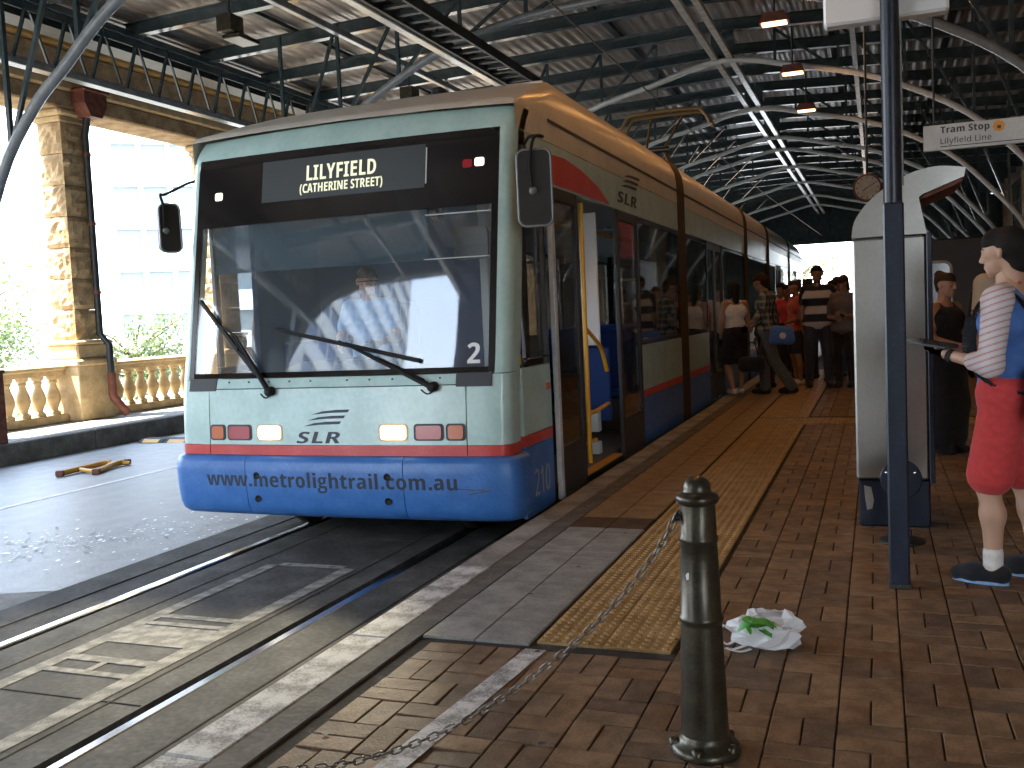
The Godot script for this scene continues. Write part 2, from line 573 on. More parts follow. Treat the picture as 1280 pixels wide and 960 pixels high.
func paving() -> void:
	var st := B()
	span(st, 1.50, 13.0, -0.32, P - 0.011, -75, 14)
	var plat := struct("platform", st, M.grout)
	# coping stones along the edge
	var z := 6.0
	while z > -46.0:
		st = B()
		span(st, 1.485, 1.675, -0.25, P + rng.randf_range(-0.002, 0.002), z - 1.194, z, 0.008)
		obj("coping_stone", st, M.worn_paint if z > 1.9 else M.concrete, plat)
		z -= 1.2
	st = B()
	span(st, 1.68, 1.80, 0.0, P - 0.001, -46, 6)
	obj("edge_strip", st, M.kerb_stone, plat)
	# grey, brown and tan tiles between the edge and the raised dots
	st = B(); span(st, -0.122, 0.122, -0.03, 0.0, -0.153, 0.153, 0.003)
	var tile := mesh_of(st)
	for r in 19:
		for c in 2:
			var zc := 2.335 - 0.155 - r * 0.31
			var m: Material = M.grey_tile if r < 7 else M.tan_tile
			if r == 7: m = M.brown_tile
			inst("tile", tile, m, plat, Transform3D(Basis(), Vector3(1.93 + c * 0.248, P + rng.randf_range(-0.001, 0.001), zc)))
	# tiles go on towards the far end as one field
	var mm := MultiMesh.new()
	mm.transform_format = MultiMesh.TRANSFORM_3D
	mm.mesh = tile
	var rows := 120
	mm.instance_count = rows * 2
	for r in rows:
		for c in 2:
			mm.set_instance_transform(r * 2 + c, Transform3D(Basis(), Vector3(1.93 + c * 0.248, P, 2.335 - 0.155 - (r + 19) * 0.31)))
	var mi := MultiMeshInstance3D.new()
	mi.name = "far_tiles"; mi.multimesh = mm; mi.material_override = M.tan_tile
	mi.set_meta("kind", "stuff")
	plat.add_child(mi, true)
	# tactile tiles with domes
	st = B()
	span(st, -0.141, 0.141, -0.03, 0.0, -0.141, 0.141, 0.002)
	for i in 6:
		for j in 6:
			lathe(st, [[0.0165, -0.001], [0.0115, 0.0052], [0.0, 0.0056]], 6, Vector3((i - 2.5) * 0.047, 0, (j - 2.5) * 0.047), Basis(), true)
	var dome := mesh_of(st)
	for r in 29:
		for c in 2:
			inst("tactile_tile", dome, M.tactile, plat, Transform3D(Basis(), Vector3(2.465 + c * 0.284, P + 0.001, 2.30 - 0.142 - r * 0.284)))
	for r in 2:
		for c in 7:
			inst("tactile_tile", dome, M.tactile, plat, Transform3D(Basis(), Vector3(3.033 + c * 0.284, P + 0.001, 2.30 - 0.142 - (27 + r) * 0.284)))
	for r in 30:
		for c in 2:
			inst("tactile_tile", dome, M.tactile, plat, Transform3D(Basis(), Vector3(2.465 + c * 0.284, P + 0.001, -6.08 - 0.142 - r * 0.284)))
	# basket-weave pavers
	var cell := 0.208
	var spots := []
	for i in range(-10, 24):
		for k in range(-22, 92):
			var cx := 3.54 + (i + 0.5) * cell
			var cz := 3.02 - (k + 0.5) * cell
			var free := cx > 2.95 and cz < 7.0 or (cx > 1.9 and cz > 2.44)
			if cx > 3.0 and cx < 5.2 and cz < -5.52 and cz > -6.1: free = false
			if not free or cz < -15.0: continue
			for h in 2:
				var d := (h - 0.5) * cell * 0.5
				if (i + k) & 1: spots.append([Vector3(cx + d, P, cz), PI / 2])
				else: spots.append([Vector3(cx, P, cz + d), 0.0])
	var eye := Vector3(3.685, 1.6357, 6.0502)
	spots.sort_custom(func(a, b): return (0.0 if in_view(a[0]) else 1000.0) + a[0].distance_to(eye) < (0.0 if in_view(b[0]) else 1000.0) + b[0].distance_to(eye))
	st = B(); span(st, -0.1008, 0.1008, -0.03, 0.0, -0.0488, 0.0488, 0.0025)
	var brick := mesh_of(st)
	var rest := [[], [], [], [], [], []]
	for n in spots.size():
		var s = spots[n]
		var bs := Basis(Vector3.UP, s[1] + rng.randfn(0, 0.004)) * Basis.from_euler(Vector3(rng.randfn(0, 0.011), 0, rng.randfn(0, 0.011)))
		var at := Transform3D(bs, s[0] + Vector3(0, rng.randf_range(-0.0025, 0.0012), 0))
		var k := rng.randi() % 6
		if n < 298: inst("paver", brick, M["paver%d" % k], plat, at)
		else: rest[k].append(at)
	for k in 6:
		mm = MultiMesh.new()
		mm.transform_format = MultiMesh.TRANSFORM_3D
		mm.mesh = brick
		mm.instance_count = rest[k].size()
		for i in rest[k].size(): mm.set_instance_transform(i, rest[k][i])
		mi = MultiMeshInstance3D.new()
		mi.name = "further_pavers"; mi.multimesh = mm; mi.material_override = M["paver%d" % k]
		mi.set_meta("kind", "stuff")
		plat.add_child(mi, true)
	st = B(); span(st, 3.05, 13.0, P - 0.01, P - 0.002, -75, -15.05)
	obj("far_paving", st, M.paver1, plat)
	st = B(); flat(st)
	for i in 150:
		var c := Vector3(rng.randf_range(1.85, 5.4), P + 0.0042, rng.randf_range(-7.0, 4.2))
		var r := rng.randf_range(0.004, 0.017)
		var ring_ := []
		for q in 7: ring_.append(c + Vector3(cos(TAU * q / 7), 0, -sin(TAU * q / 7)) * r * rng.randf_range(0.7, 1.2))
		for q in range(1, 6): tri(st, ring_[0], ring_[q], ring_[q + 1])
	obj("gum_spots", st, M.charcoal, plat).set_meta("kind", "stuff")
	# faded white guide line on the pavers
	st = B()
	flat(st)
	var L0 := [Vector3(2.31, P + 0.003, 2.40), Vector3(2.40, P + 0.003, 2.40)]
	var L1 := [Vector3(2.19, P + 0.003, 3.75), Vector3(2.29, P + 0.003, 3.75)]
	quad(st, L1[0], L1[1], L0[1], L0[0])
	obj("guide_line", st, M.worn_paint, plat)

# ---------------------------------------------------------------- sandstone colonnade on the left
func colonnade() -> void:
	var bal_prof := [[0.10, 0.0], [0.10, 0.05], [0.075, 0.06], [0.055, 0.09], [0.075, 0.14], [0.115, 0.24], [0.12, 0.30], [0.10, 0.38], [0.065, 0.47], [0.055, 0.53], [0.075, 0.545], [0.075, 0.565], [0.06, 0.58], [0.085, 0.60], [0.10, 0.62], [0.10, 0.66]]
	var st := B()
	lathe(st, bal_prof, 16)
	var baluster := mesh_of(st)
	var pitch := 4.05
	var names := {-2: "beyond the tram nose", -1: "beside the tram mirror"}
	var k := 0
	var zs := []
	for i in range(-5, 5): zs.append(-7.35 + i * pitch)
	zs.reverse()
	for zc in zs:
		var near := absf(zc + 7.35) < 0.1
		var lab := "rough sandstone pier with a rusty downpipe between the balustrades" if near else "sandstone colonnade pier %s" % ["far beyond the tram", "second behind the tram nose", "just behind the left tram mirror", "third behind the tram nose", "fourth behind the tram nose"][clampi(k, 0, 4)]
		if not near:
			var ix := roundi((zc + 7.35) / pitch)
			lab = {-1: "sandstone colonnade pier just behind the left tram mirror", -2: "sandstone colonnade pier hidden second behind the tram cab", -3: "sandstone colonnade pier hidden third behind the tram", -4: "sandstone colonnade pier hidden fourth behind the tram", -5: "sandstone colonnade pier hidden fifth behind the tram", 1: "sandstone colonnade pier at the left edge beyond the frame", 2: "sandstone colonnade pier mirrored in the windscreen, nearest", 3: "sandstone colonnade pier mirrored in the windscreen, second", 4: "sandstone colonnade pier mirrored in the windscreen, third", 5: "sandstone colonnade pier mirrored in the windscreen, farthest"}[ix]
		var p := thing("stone_pier", lab, "pier", Vector3(-9.55, 0.165, zc), 0, "piers of the sandstone colonnade")
		st = B(); box(st, Vector3(0, 0.48, 0), Vector3(0.74, 0.96, 0.84), Basis(), 0.02)
		obj("pedestal", st, M.smooth_sandstone, p)
		st = B(); box(st, Vector3(0, 1.01, 0), Vector3(0.84, 0.12, 0.94), Basis(), 0.03)
		box(st, Vector3(0, 1.2, 0), Vector3(0.70, 0.26, 0.80), Basis(), 0.03)
		box(st, Vector3(0, 1.36, 0), Vector3(0.76, 0.07, 0.86), Basis(), 0.025)
		obj("base_moulding", st, M.smooth_sandstone, p)
		var y := 1.40
		for c in 7:
			st = B()
			rock_block(st, Vector3(0, y + 0.265, 0), Vector3(0.52, 0.525, 0.62), 100 + k * 10 + c)
			obj("rusticated_block", st, M.sandstone, p)
			y += 0.535
		st = B(); box(st, Vector3(0, y + 0.05, 0), Vector3(0.60, 0.10, 0.72), Basis(), 0.02)
		box(st, Vector3(0, y + 0.16, 0), Vector3(0.72, 0.12, 0.84), Basis(), 0.04)
		obj("capital", st, M.smooth_sandstone, p)
		k += 1
	# balustrade between the piers
	var bay := 0
	for i in zs.size() - 1:
		var z0: float = zs[i] - 0.43
		var z1: float = zs[i + 1] + 0.43
		if z0 < -20: break
		var ixb := roundi((zs[i] + 7.35) / pitch)
		var lab: String = {0: "sandstone balustrade right of the rough pier, beside the tram nose", 1: "sandstone balustrade left of the rough pier, at the picture edge", -1: "sandstone balustrade behind the tram, first bay", -2: "sandstone balustrade behind the tram, second bay", -3: "sandstone balustrade behind the tram, third bay"}.get(ixb, "sandstone balustrade beyond the left edge, bay %s" % ["", "", "two", "three", "four", "five", "six"][clampi(ixb, 0, 6)])
		var b := thing("stone_balustrade", lab, "balustrade", Vector3(-9.62, 0.165, (z0 + z1) * 0.5), 0, "balustrade bays of the colonnade")
		var L := z0 - z1
		st = B(); box(st, Vector3(0, 0.07, 0), Vector3(0.34, 0.14, L), Basis(), 0.02)
		obj("plinth", st, M.smooth_sandstone, b)
		st = B(); box(st, Vector3(0, 0.86, 0), Vector3(0.26, 0.09, L), Basis(), 0.01)
		box(st, Vector3(0, 0.95, 0), Vector3(0.40, 0.10, L - 0.002), Basis(), 0.03)
		obj("top_rail", st, M.smooth_sandstone, b)
		var n := int(L / 0.295)
		for j in n:
			inst("baluster", baluster, M.smooth_sandstone, b, Transform3D(Basis().scaled(Vector3(1, 1.03, 1)), Vector3(0, 0.14, (j - (n - 1) * 0.5) * L / n)))
		bay += 1
	# entablature resting on the piers
	var e := thing("stone_entablature", "banded ochre sandstone beam above the rough pier, behind the green truss", "beam", Vector3(-9.6, 0.165, -10.2))
	var yb := 1.40 + 7 * 0.535 + 0.22
	for s in [[0.78, yb, 0.30, "dark_shaded_sandstone", "architrave"], [0.90, yb + 0.30, 0.16, "smooth_sandstone", "moulding"], [0.76, yb + 0.46, 0.55, "dark_shaded_sandstone", "frieze"], [0.98, yb + 1.01, 0.12, "ochre_cornice", "gold_band"], [0.80, yb + 1.11, 0.7, "dark_shaded_sandstone", "parapet"], [1.2, yb + 1.81, 0.18, "smooth_sandstone", "cornice"]]:
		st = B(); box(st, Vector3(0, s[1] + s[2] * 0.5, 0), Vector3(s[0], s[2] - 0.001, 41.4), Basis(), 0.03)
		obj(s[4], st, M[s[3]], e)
	# rainwater head and downpipe on the pier
	var d := thing("downpipe", "rusty red downpipe with a rainwater head on the rough pier", "pipe", Vector3(-9.23, 0.165, -7.50))
	st = B()
	var prof := PackedVector2Array([Vector2(-0.26, 0.42), Vector2(-0.26, 0.22), Vector2(-0.13, 0.0), Vector2(0.13, 0.0), Vector2(0.26, 0.22), Vector2(0.26, 0.42)])
	prism(st, prof, -0.16, 0.16, Transform3D(Basis(Vector3.UP, PI / 2), Vector3(0.16, yb - 0.12, 0.0)))
	box(st, Vector3(0.16, yb + 0.32, 0), Vector3(0.42, 0.06, 0.60), Basis(), 0.015)
	obj("rainwater_head", st, M.rust_iron, d)
	st = B(); tube(st, [Vector3(0.10, yb - 0.1, 0), Vector3(0.03, yb - 0.4, 0), Vector3(0.03, 1.5, 0), Vector3(0.22, 1.3, 0), Vector3(0.22, 0.75, 0)], 0.06, 10)
	obj("pipe", st, M.steel_dark, d)
	st = B(); tube(st, [Vector3(0.22, 0.8, 0), Vector3(0.22, 0.42, 0), Vector3(0.24, 0.36, 0), Vector3(0.42, 0.06, -0.12)], 0.072, 10)
	obj("shoe", st, M.rust_iron, d)
	for yy in [2.2, 3.4, 4.6]:
		st = B(); tube(st, [Vector3(0.03, yy, 0), Vector3(0.03, yy + 0.06, 0)], 0.075, 10)
		obj("bracket", st, M.rust_iron, d)
	# brown post at the pavement edge
	var po := thing("brown_post", "short dark brown post on the pavement at the left picture edge", "post", Vector3(-7.98, 0.165, -4.17))
	st = B(); box(st, Vector3(0, 0.5, 0), Vector3(0.16, 1.0, 0.16), Basis(), 0.012)
	obj("shaft", st, M.rust_iron, po)
	st = B(); box(st, Vector3(0, 1.02, 0), Vector3(0.2, 0.05, 0.2), Basis(), 0.012)
	obj("cap", st, M.steel_dark, po)

func rock_block(st: SurfaceTool, c: Vector3, s: Vector3, sd: int) -> void:
	# rock-faced block: flat drafted margin round a rough bulging face, four sides
	var n := FastNoiseLite.new()
	n.seed = sd
	n.frequency = 5.0
	n.fractal_octaves = 3
	flat(st)
	var N := 7
	for side in 4:
		var bs := Basis(Vector3.UP, side * PI / 2)
		var w := s.x if side % 2 == 0 else s.z
		var dpt := (s.z if side % 2 == 0 else s.x) * 0.5
		var g := []
		for j in N + 1:
			var row := []
			for i in N + 1:
				var u := float(i) / N - 0.5
				var v := float(j) / N - 0.5
				var edge := i == 0 or j == 0 or i == N or j == N
				var b := 0.0 if edge else 0.03 + 0.045 * n.get_noise_3d(u * w * 1.6 + side * 9.1, v * s.y * 1.6, sd * 0.37)
				row.append(c + bs * Vector3(u * w, v * s.y, dpt + b))
			g.append(row)
		for j in N:
			for i in N:
				quad(st, g[j][i], g[j][i + 1], g[j + 1][i + 1], g[j + 1][i])
	var h := s * 0.5
	quad(st, c + Vector3(-h.x, h.y, h.z), c + Vector3(h.x, h.y, h.z), c + Vector3(h.x, h.y, -h.z), c + Vector3(-h.x, h.y, -h.z))
	quad(st, c + Vector3(-h.x, -h.y, -h.z), c + Vector3(h.x, -h.y, -h.z), c + Vector3(h.x, -h.y, h.z), c + Vector3(-h.x, -h.y, h.z))

# ---------------------------------------------------------------- steel canopy
func roof_y(x: float) -> float:
	return 6.30 + 0.25 * (x + 7.0) / 8.2 if x < 1.2 else 6.55 - 0.35 * (x - 1.2) / 7.3

func smooth_path(pts: Array, per := 5) -> Array:
	var out := []
	for i in pts.size() - 1:
		var p0: Vector3 = pts[maxi(i - 1, 0)]
		var p1: Vector3 = pts[i]
		var p2: Vector3 = pts[i + 1]
		var p3: Vector3 = pts[mini(i + 2, pts.size() - 1)]
		for k in per: out.append(p1.cubic_interpolate(p2, p0, p3, float(k) / per))
	out.append(pts[-1])
	return out

func canopy() -> void:
	var c := thing("station_canopy", "dark green steel platform canopy with arched ribs and corrugated roof", "canopy")
	var st: SurfaceTool
	var front := 9.6
	var back := -46.4
	# arched ribs: pipe chord, posts and diagonals up to the rafter above
	var arches := [9.4, -2.2, -7.6, -11.9, -16.6, -20.75, -22.9, -26.75, -31.1, -35.85, -40.1, -45.6]
	for az in arches:
		var near: bool = az > -9.0
		var left := [Vector2(-6.1, 0.1), Vector2(-5.95, 2.0), Vector2(-5.4, 3.4), Vector2(-4.85, 4.12), Vector2(-4.38, 4.5), Vector2(-3.68, 5.04), Vector2(-2.6, 5.58), Vector2(-1.67, 5.85), Vector2(-0.6, 6.0)]
		if az > 5.0: left = [Vector2(-8.15, 0.16), Vector2(-8.1, 2.0), Vector2(-8.0, 3.2), Vector2(-7.85, 4.0), Vector2(-7.55, 4.7), Vector2(-7.05, 5.3), Vector2(-6.3, 5.75), Vector2(-5.2, 5.98), Vector2(-2.6, 6.08), Vector2(-0.6, 6.1)]
		if not near:
			left = [Vector2(-5.2, 0.1), Vector2(-5.0, 1.6), Vector2(-4.6, 2.8), Vector2(-3.65, 3.75), Vector2(-2.75, 4.66), Vector2(-1.4, 5.39), Vector2(-0.1, 5.73)]
		var right := [Vector2(1.2, 6.02), Vector2(2.5, 5.76), Vector2(3.8, 5.39), Vector2(5.15, 4.66), Vector2(6.05, 3.75), Vector2(6.6, 3.0), Vector2(7.05, 1.9), Vector2(7.2, P)]
		var pts := []
		for q in left + right: pts.append(Vector3(q.x, q.y, az))
		var path := smooth_path(pts, 4)
		st = B(); tube(st, path, 0.062 if near else 0.05, 10)
		var rib := obj("arch_rib", st, M.steel_grey if near else M.steel_pale, c)  # far ribs get paler steel; their bright glints are put into the colour
		var prev := Vector3.ZERO
		var x := -5.2 if near else -4.2
		while x < 7.0:
			var y := 0.0
			for i in path.size() - 1:
				if path[i].x <= x and path[i + 1].x >= x:
					y = lerpf(path[i].y, path[i + 1].y, (x - path[i].x) / maxf(path[i + 1].x - path[i].x, 1e-4))
			var top := Vector3(x, roof_y(x) - 0.06, az)
			var low := Vector3(x, y, az)
			if az < 5.0 and y > 2.8 and top.y - y > 0.22 and absf(x - 1.2) > 0.6:
				st = B(); bar(st, low, top, 0.05, 0.05)
				obj("post", st, M.steel_green, rib)
				if prev != Vector3.ZERO and prev.distance_to(low) < 3.0:
					st = B(); bar(st, (prev if x < 1.2 else Vector3(prev.x, roof_y(prev.x) - 0.06, az)), (top if x < 1.2 else low), 0.045, 0.045)
					obj("diagonal", st, M.steel_green, rib)
				prev = low
			elif absf(x - 1.2) <= 0.6: prev = Vector3.ZERO
			x += 1.05
	# rafters across, purlins along, corrugated sheets above
	var rz := front
	var rafters := []
	while rz > back:
		rafters.append(rz)
		rz -= 1.7667
	for z in rafters:
		st = B()
		ibeam(st, Vector3(-7.1, roof_y(-7.1), z), Vector3(1.2, roof_y(1.2), z), 0.13, 0.2)
		obj("rafter", st, M.steel_green, c)
		st = B()
		ibeam(st, Vector3(1.2, roof_y(1.2), z), Vector3(8.6, roof_y(8.6), z), 0.13, 0.2)
		obj("rafter", st, M.steel_green, c)
	for x in [-5.2, -3.3, -0.6, 3.0, 5.0, 7.0]:
		st = B()
		bar(st, Vector3(x, roof_y(x) + 0.12, front), Vector3(x, roof_y(x) + 0.12, back), 0.12, 0.06)
		obj("purlin", st, M.steel_dark, c)
	var i := 0
	while i < rafters.size() - 1:
		var za: float = rafters[i] + 0.01
		var zb: float = rafters[mini(i + 3, rafters.size() - 1)] - 0.02
		for side in 2:
			var x0 := -7.5 if side == 0 else 1.2
			var x1 := 1.2 if side == 0 else 9.6
			st = B()
			round_(st)
			var n := int((x1 - x0) / 0.05)
			for k in n:
				var xa := lerpf(x0, x1, float(k) / n)
				var xb := lerpf(x0, x1, float(k + 1) / n)
				var ya: float = roof_y(xa) + 0.175 + 0.016 * [0, 1, 1, 0][k % 4]
				var yb: float = roof_y(xb) + 0.175 + 0.016 * [0, 1, 1, 0][(k + 1) % 4]
				flat(st)
				quad(st, Vector3(xa, ya, zb), Vector3(xb, yb, zb), Vector3(xb, yb, za), Vector3(xa, ya, za))
				quad(st, Vector3(xa, ya + 0.01, za), Vector3(xb, yb + 0.01, za), Vector3(xb, yb + 0.01, zb), Vector3(xa, ya + 0.01, zb))
			obj("roof_sheet", st, M.roof_sheet, c)
		i += 3
	st = B(); flat(st)
	quad(st, Vector3(-9.25, 7.15, back), Vector3(-7.3, 6.52, back), Vector3(-7.3, 6.52, front), Vector3(-9.25, 7.15, front))
	quad(st, Vector3(-9.25, 7.17, front), Vector3(-7.3, 6.54, front), Vector3(-7.3, 6.54, back), Vector3(-9.25, 7.17, back))
	obj("flashing", st, M.soffit_timber, c)
	# ridge: two pale chords hung under the rafters, plates at the ribs
	st = B()
	var ridge := obj("ridge_beam", st, M.steel_pale, c)
	for x in [1.07, 1.33]:
		st = B()
		span(st, x - 0.055, x + 0.055, 6.02, 6.10, back, front, 0.008)
		obj("chord", st, M.steel_pale, ridge)
	for az in arches:
		st = B(); span(st, 1.0, 1.4, 5.98, 6.5, az - 0.02, az + 0.02)
		obj("plate", st, M.steel_green, ridge)
	# lattice truss along the left edge
	var tr := sub("edge_truss", c, Vector3(-7.0, 0, 0))
	st = B(); span(st, -0.09, 0.09, 5.28, 5.36, back, front, 0.006)
	span(st, -0.012, 0.012, 5.36, 5.42, back, front)
	obj("bottom_chord", st, M.steel_grey, tr)
	st = B(); span(st, -0.10, 0.10, 6.16, 6.26, back, front, 0.006)
	span(st, -0.012, 0.012, 6.06, 6.16, back, front)
	obj("top_chord", st, M.steel_green, tr)
	st = B(); span(st, -0.5, -0.12, 6.0, 6.3, back, front)
	obj("gutter", st, M.steel_dark, tr)
	var z := front - 0.3
	var flip := false
	while z > -24.0:
		st = B()
		bar(st, Vector3(0, 5.36, z), Vector3(0, 6.16, z - 0.30), 0.05, 0.03)
		obj("web_bar", st, M.steel_green, tr)
		st = B()
		bar(st, Vector3(-0.03, 6.16, z - 0.34), Vector3(-0.03, 5.36, z - 0.66), 0.03, 0.03)
		obj("web_bar", st, M.steel_green, tr)
		z -= 0.70
	for zc in [8.6, 1.2, -6.9, -14.9, -22.9, -30.9, -38.9]:
		st = B(); span(st, -0.11, 0.11, 0.16 if zc > -99 else 0.0, 5.27, zc - 0.11, zc + 0.11, 0.01)
		if zc > -6.0 and zc < 0.0: continue
		if zc > 1.0 or zc < -9.0: obj("column", st, M.steel_green, tr)
	# cable ladder and pale conduit above the tram roof
	var lad := sub("cable_ladder", c)
	for x in [-2.06, -1.62]:
		st = B(); span(st, x - 0.02, x + 0.02, 5.52, 5.66, -30, front)
		obj("side_rail", st, M.steel_dark, lad)
	z = 3.0
	while z > -24.0:
		st = B(); span(st, -2.04, -1.64, 5.56, 5.60, z - 0.04, z + 0.04)
		obj("rung", st, M.steel_dark, lad)
		z -= 0.34
	st = B(); span(st, -2.25, -2.12, 5.50, 5.62, -30, front, 0.01)
	obj("conduit", st, M.steel_pale, lad)
	for x in [3.4, -3.9]:
		st = B(); span(st, x - 0.05, x + 0.05, 6.02, 6.12, back, front, 0.01)
		obj("conduit", st, M.steel_grey, c)
	# end gable of ribbed panels over the far opening
	var g := thing("end_gable", "dark ribbed gable wall above the bright far opening", "gable", Vector3(0, 0, -45.02))
	for k in 33:
		st = B()
		var xa := -7.4 + k * 0.5
		box(st, Vector3(xa + 0.245, (4.75 + roof_y(xa) - 0.12) * 0.5, 0), Vector3(0.485, roof_y(xa) - 0.12 - 4.75, 0.06), Basis(), 0.012)
		obj("panel", st, M.gable_green, g)
	st = B(); span(st, -7.6, 9.2, 4.55, 4.75, -0.1, 0.1, 0.01)
	obj("lintel", st, M.gable_green, g)
	st = B(); prism(st, PackedVector2Array([Vector2(-9.25, 4.6), Vector2(9.3, 4.6), Vector2(9.3, roof_y(9.3) + 0.17), Vector2(1.2, roof_y(1.2) + 0.17), Vector2(-7.4, roof_y(-7.4) + 0.17), Vector2(-9.25, 7.05)]), -0.16, -0.04)
	obj("backing", st, M.gable_green, g)
	for xc in [[-9.0, -2.6], [3.4, 9.3]]:
		st = B(); span(st, xc[0], xc[1], -0.3, 4.55, -0.2, 0.2, 0.02)
		obj("side_wall", st, M.gable_green, g)
	var eg := thing("front_gable", "dark curved end panel of the canopy mirrored in the windscreen", "gable", Vector3(0, 0, 9.62))
	var ep := PackedVector2Array([Vector2(-9.2, 7.0), Vector2(-9.2, 5.2)])
	for q in [[-8.0, 3.2], [-7.85, 4.0], [-7.55, 4.7], [-7.05, 5.3], [-6.3, 5.75], [-5.2, 5.98], [-2.6, 6.08], [-0.6, 6.1], [1.2, 6.02], [2.5, 5.76], [3.8, 5.39], [5.15, 4.66], [6.05, 3.75], [9.2, 3.6]]: ep.append(Vector2(q[0], q[1]))
	ep.append(Vector2(9.2, 7.0))
	st = B(); prism(st, ep, -0.04, 0.04)
	obj("panel", st, M.steel_green, eg)
	# lit heaters hung from the roof over the platform
	var hz := [-15.0, -11.5, -8.3, -4.9, -1.5, 1.9]
	var where := ["farthest of the three in view, above the clock", "middle of the three in view", "nearest of the three in view, by the ridge", "first beyond the top of the picture", "second beyond the top of the picture", "third beyond the top of the picture"]
	for k in hz.size():
		var h := thing("heat_lamp", "glowing orange heater lamp under the canopy, " + where[k], "lamp", Vector3(2.42, 5.56, hz[k]), 0, "heater lamps under the canopy")
		st = B()
		prism(st, PackedVector2Array([Vector2(-0.20, 0.0), Vector2(0.20, 0.0), Vector2(0.15, 0.13), Vector2(-0.15, 0.13)]), -0.11, 0.11)
		obj("reflector", st, M.rust_iron, h)

		st = B(); box(st, Vector3(0, -0.012, 0.0), Vector3(0.34, 0.02, 0.18), Basis(), 0.006)
		obj("glowing_lamp", st, M.heater_glow, h)
		st = B(); tube(st, [Vector3(0, 0.13, 0), Vector3(0, 0.78, 0)], 0.018, 6)
		obj("hanger", st, M.steel_dark, h)
		st = B(); box(st, Vector3(0.03, 0.10, -0.16), Vector3(0.12, 0.10, 0.10), Basis(), 0.01)
		obj("ballast_box", st, M.steel_dark, h)
		var l := AreaLight3D.new()
		l.name = "heat_lamp_light"
		l.area_size = Vector2(0.34, 0.18)
		l.light_color = Color(1.0, 0.70, 0.38)
		l.light_energy = HEAT
		l.shadow_enabled = true
		l.area_range = 30.0
		h.add_child(l, true)
		l.position = Vector3(0, -0.03, 0)
		l.basis = Basis(Vector3(0, 0, 1), 0.5) * Basis(Vector3.RIGHT, -PI / 2)
	# a box-shaped unlit fitting over the road
	var f := thing("hanging_fitting", "unlit box-shaped light fitting under the roof, upper left", "light fitting", Vector3(-4.9, 5.98, -5.9), 0, "unlit fittings under the roof")
	hang_box(f)
	f = thing("hanging_fitting", "unlit box-shaped light fitting seen just above the tram roof", "light fitting", Vector3(-4.2, 5.75, -10.2), 0, "unlit fittings under the roof")
	hang_box(f)

const HEAT := 0.30

func hang_box(f: Node3D) -> void:
	var st := B(); box(st, Vector3(0, 0, 0), Vector3(0.26, 0.24, 0.3), Basis(), 0.01)
	obj("housing", st, M.bronze, f)
	st = B(); box(st, Vector3(0.02, -0.16, -0.22), Vector3(0.30, 0.06, 0.5), Basis(), 0.01)
	obj("tray", st, M.bronze, f)
	st = B(); tube(st, [Vector3(0, 0.1, 0), Vector3(0, 0.42, 0)], 0.02, 6)
	obj("hanger", st, M.steel_dark, f)

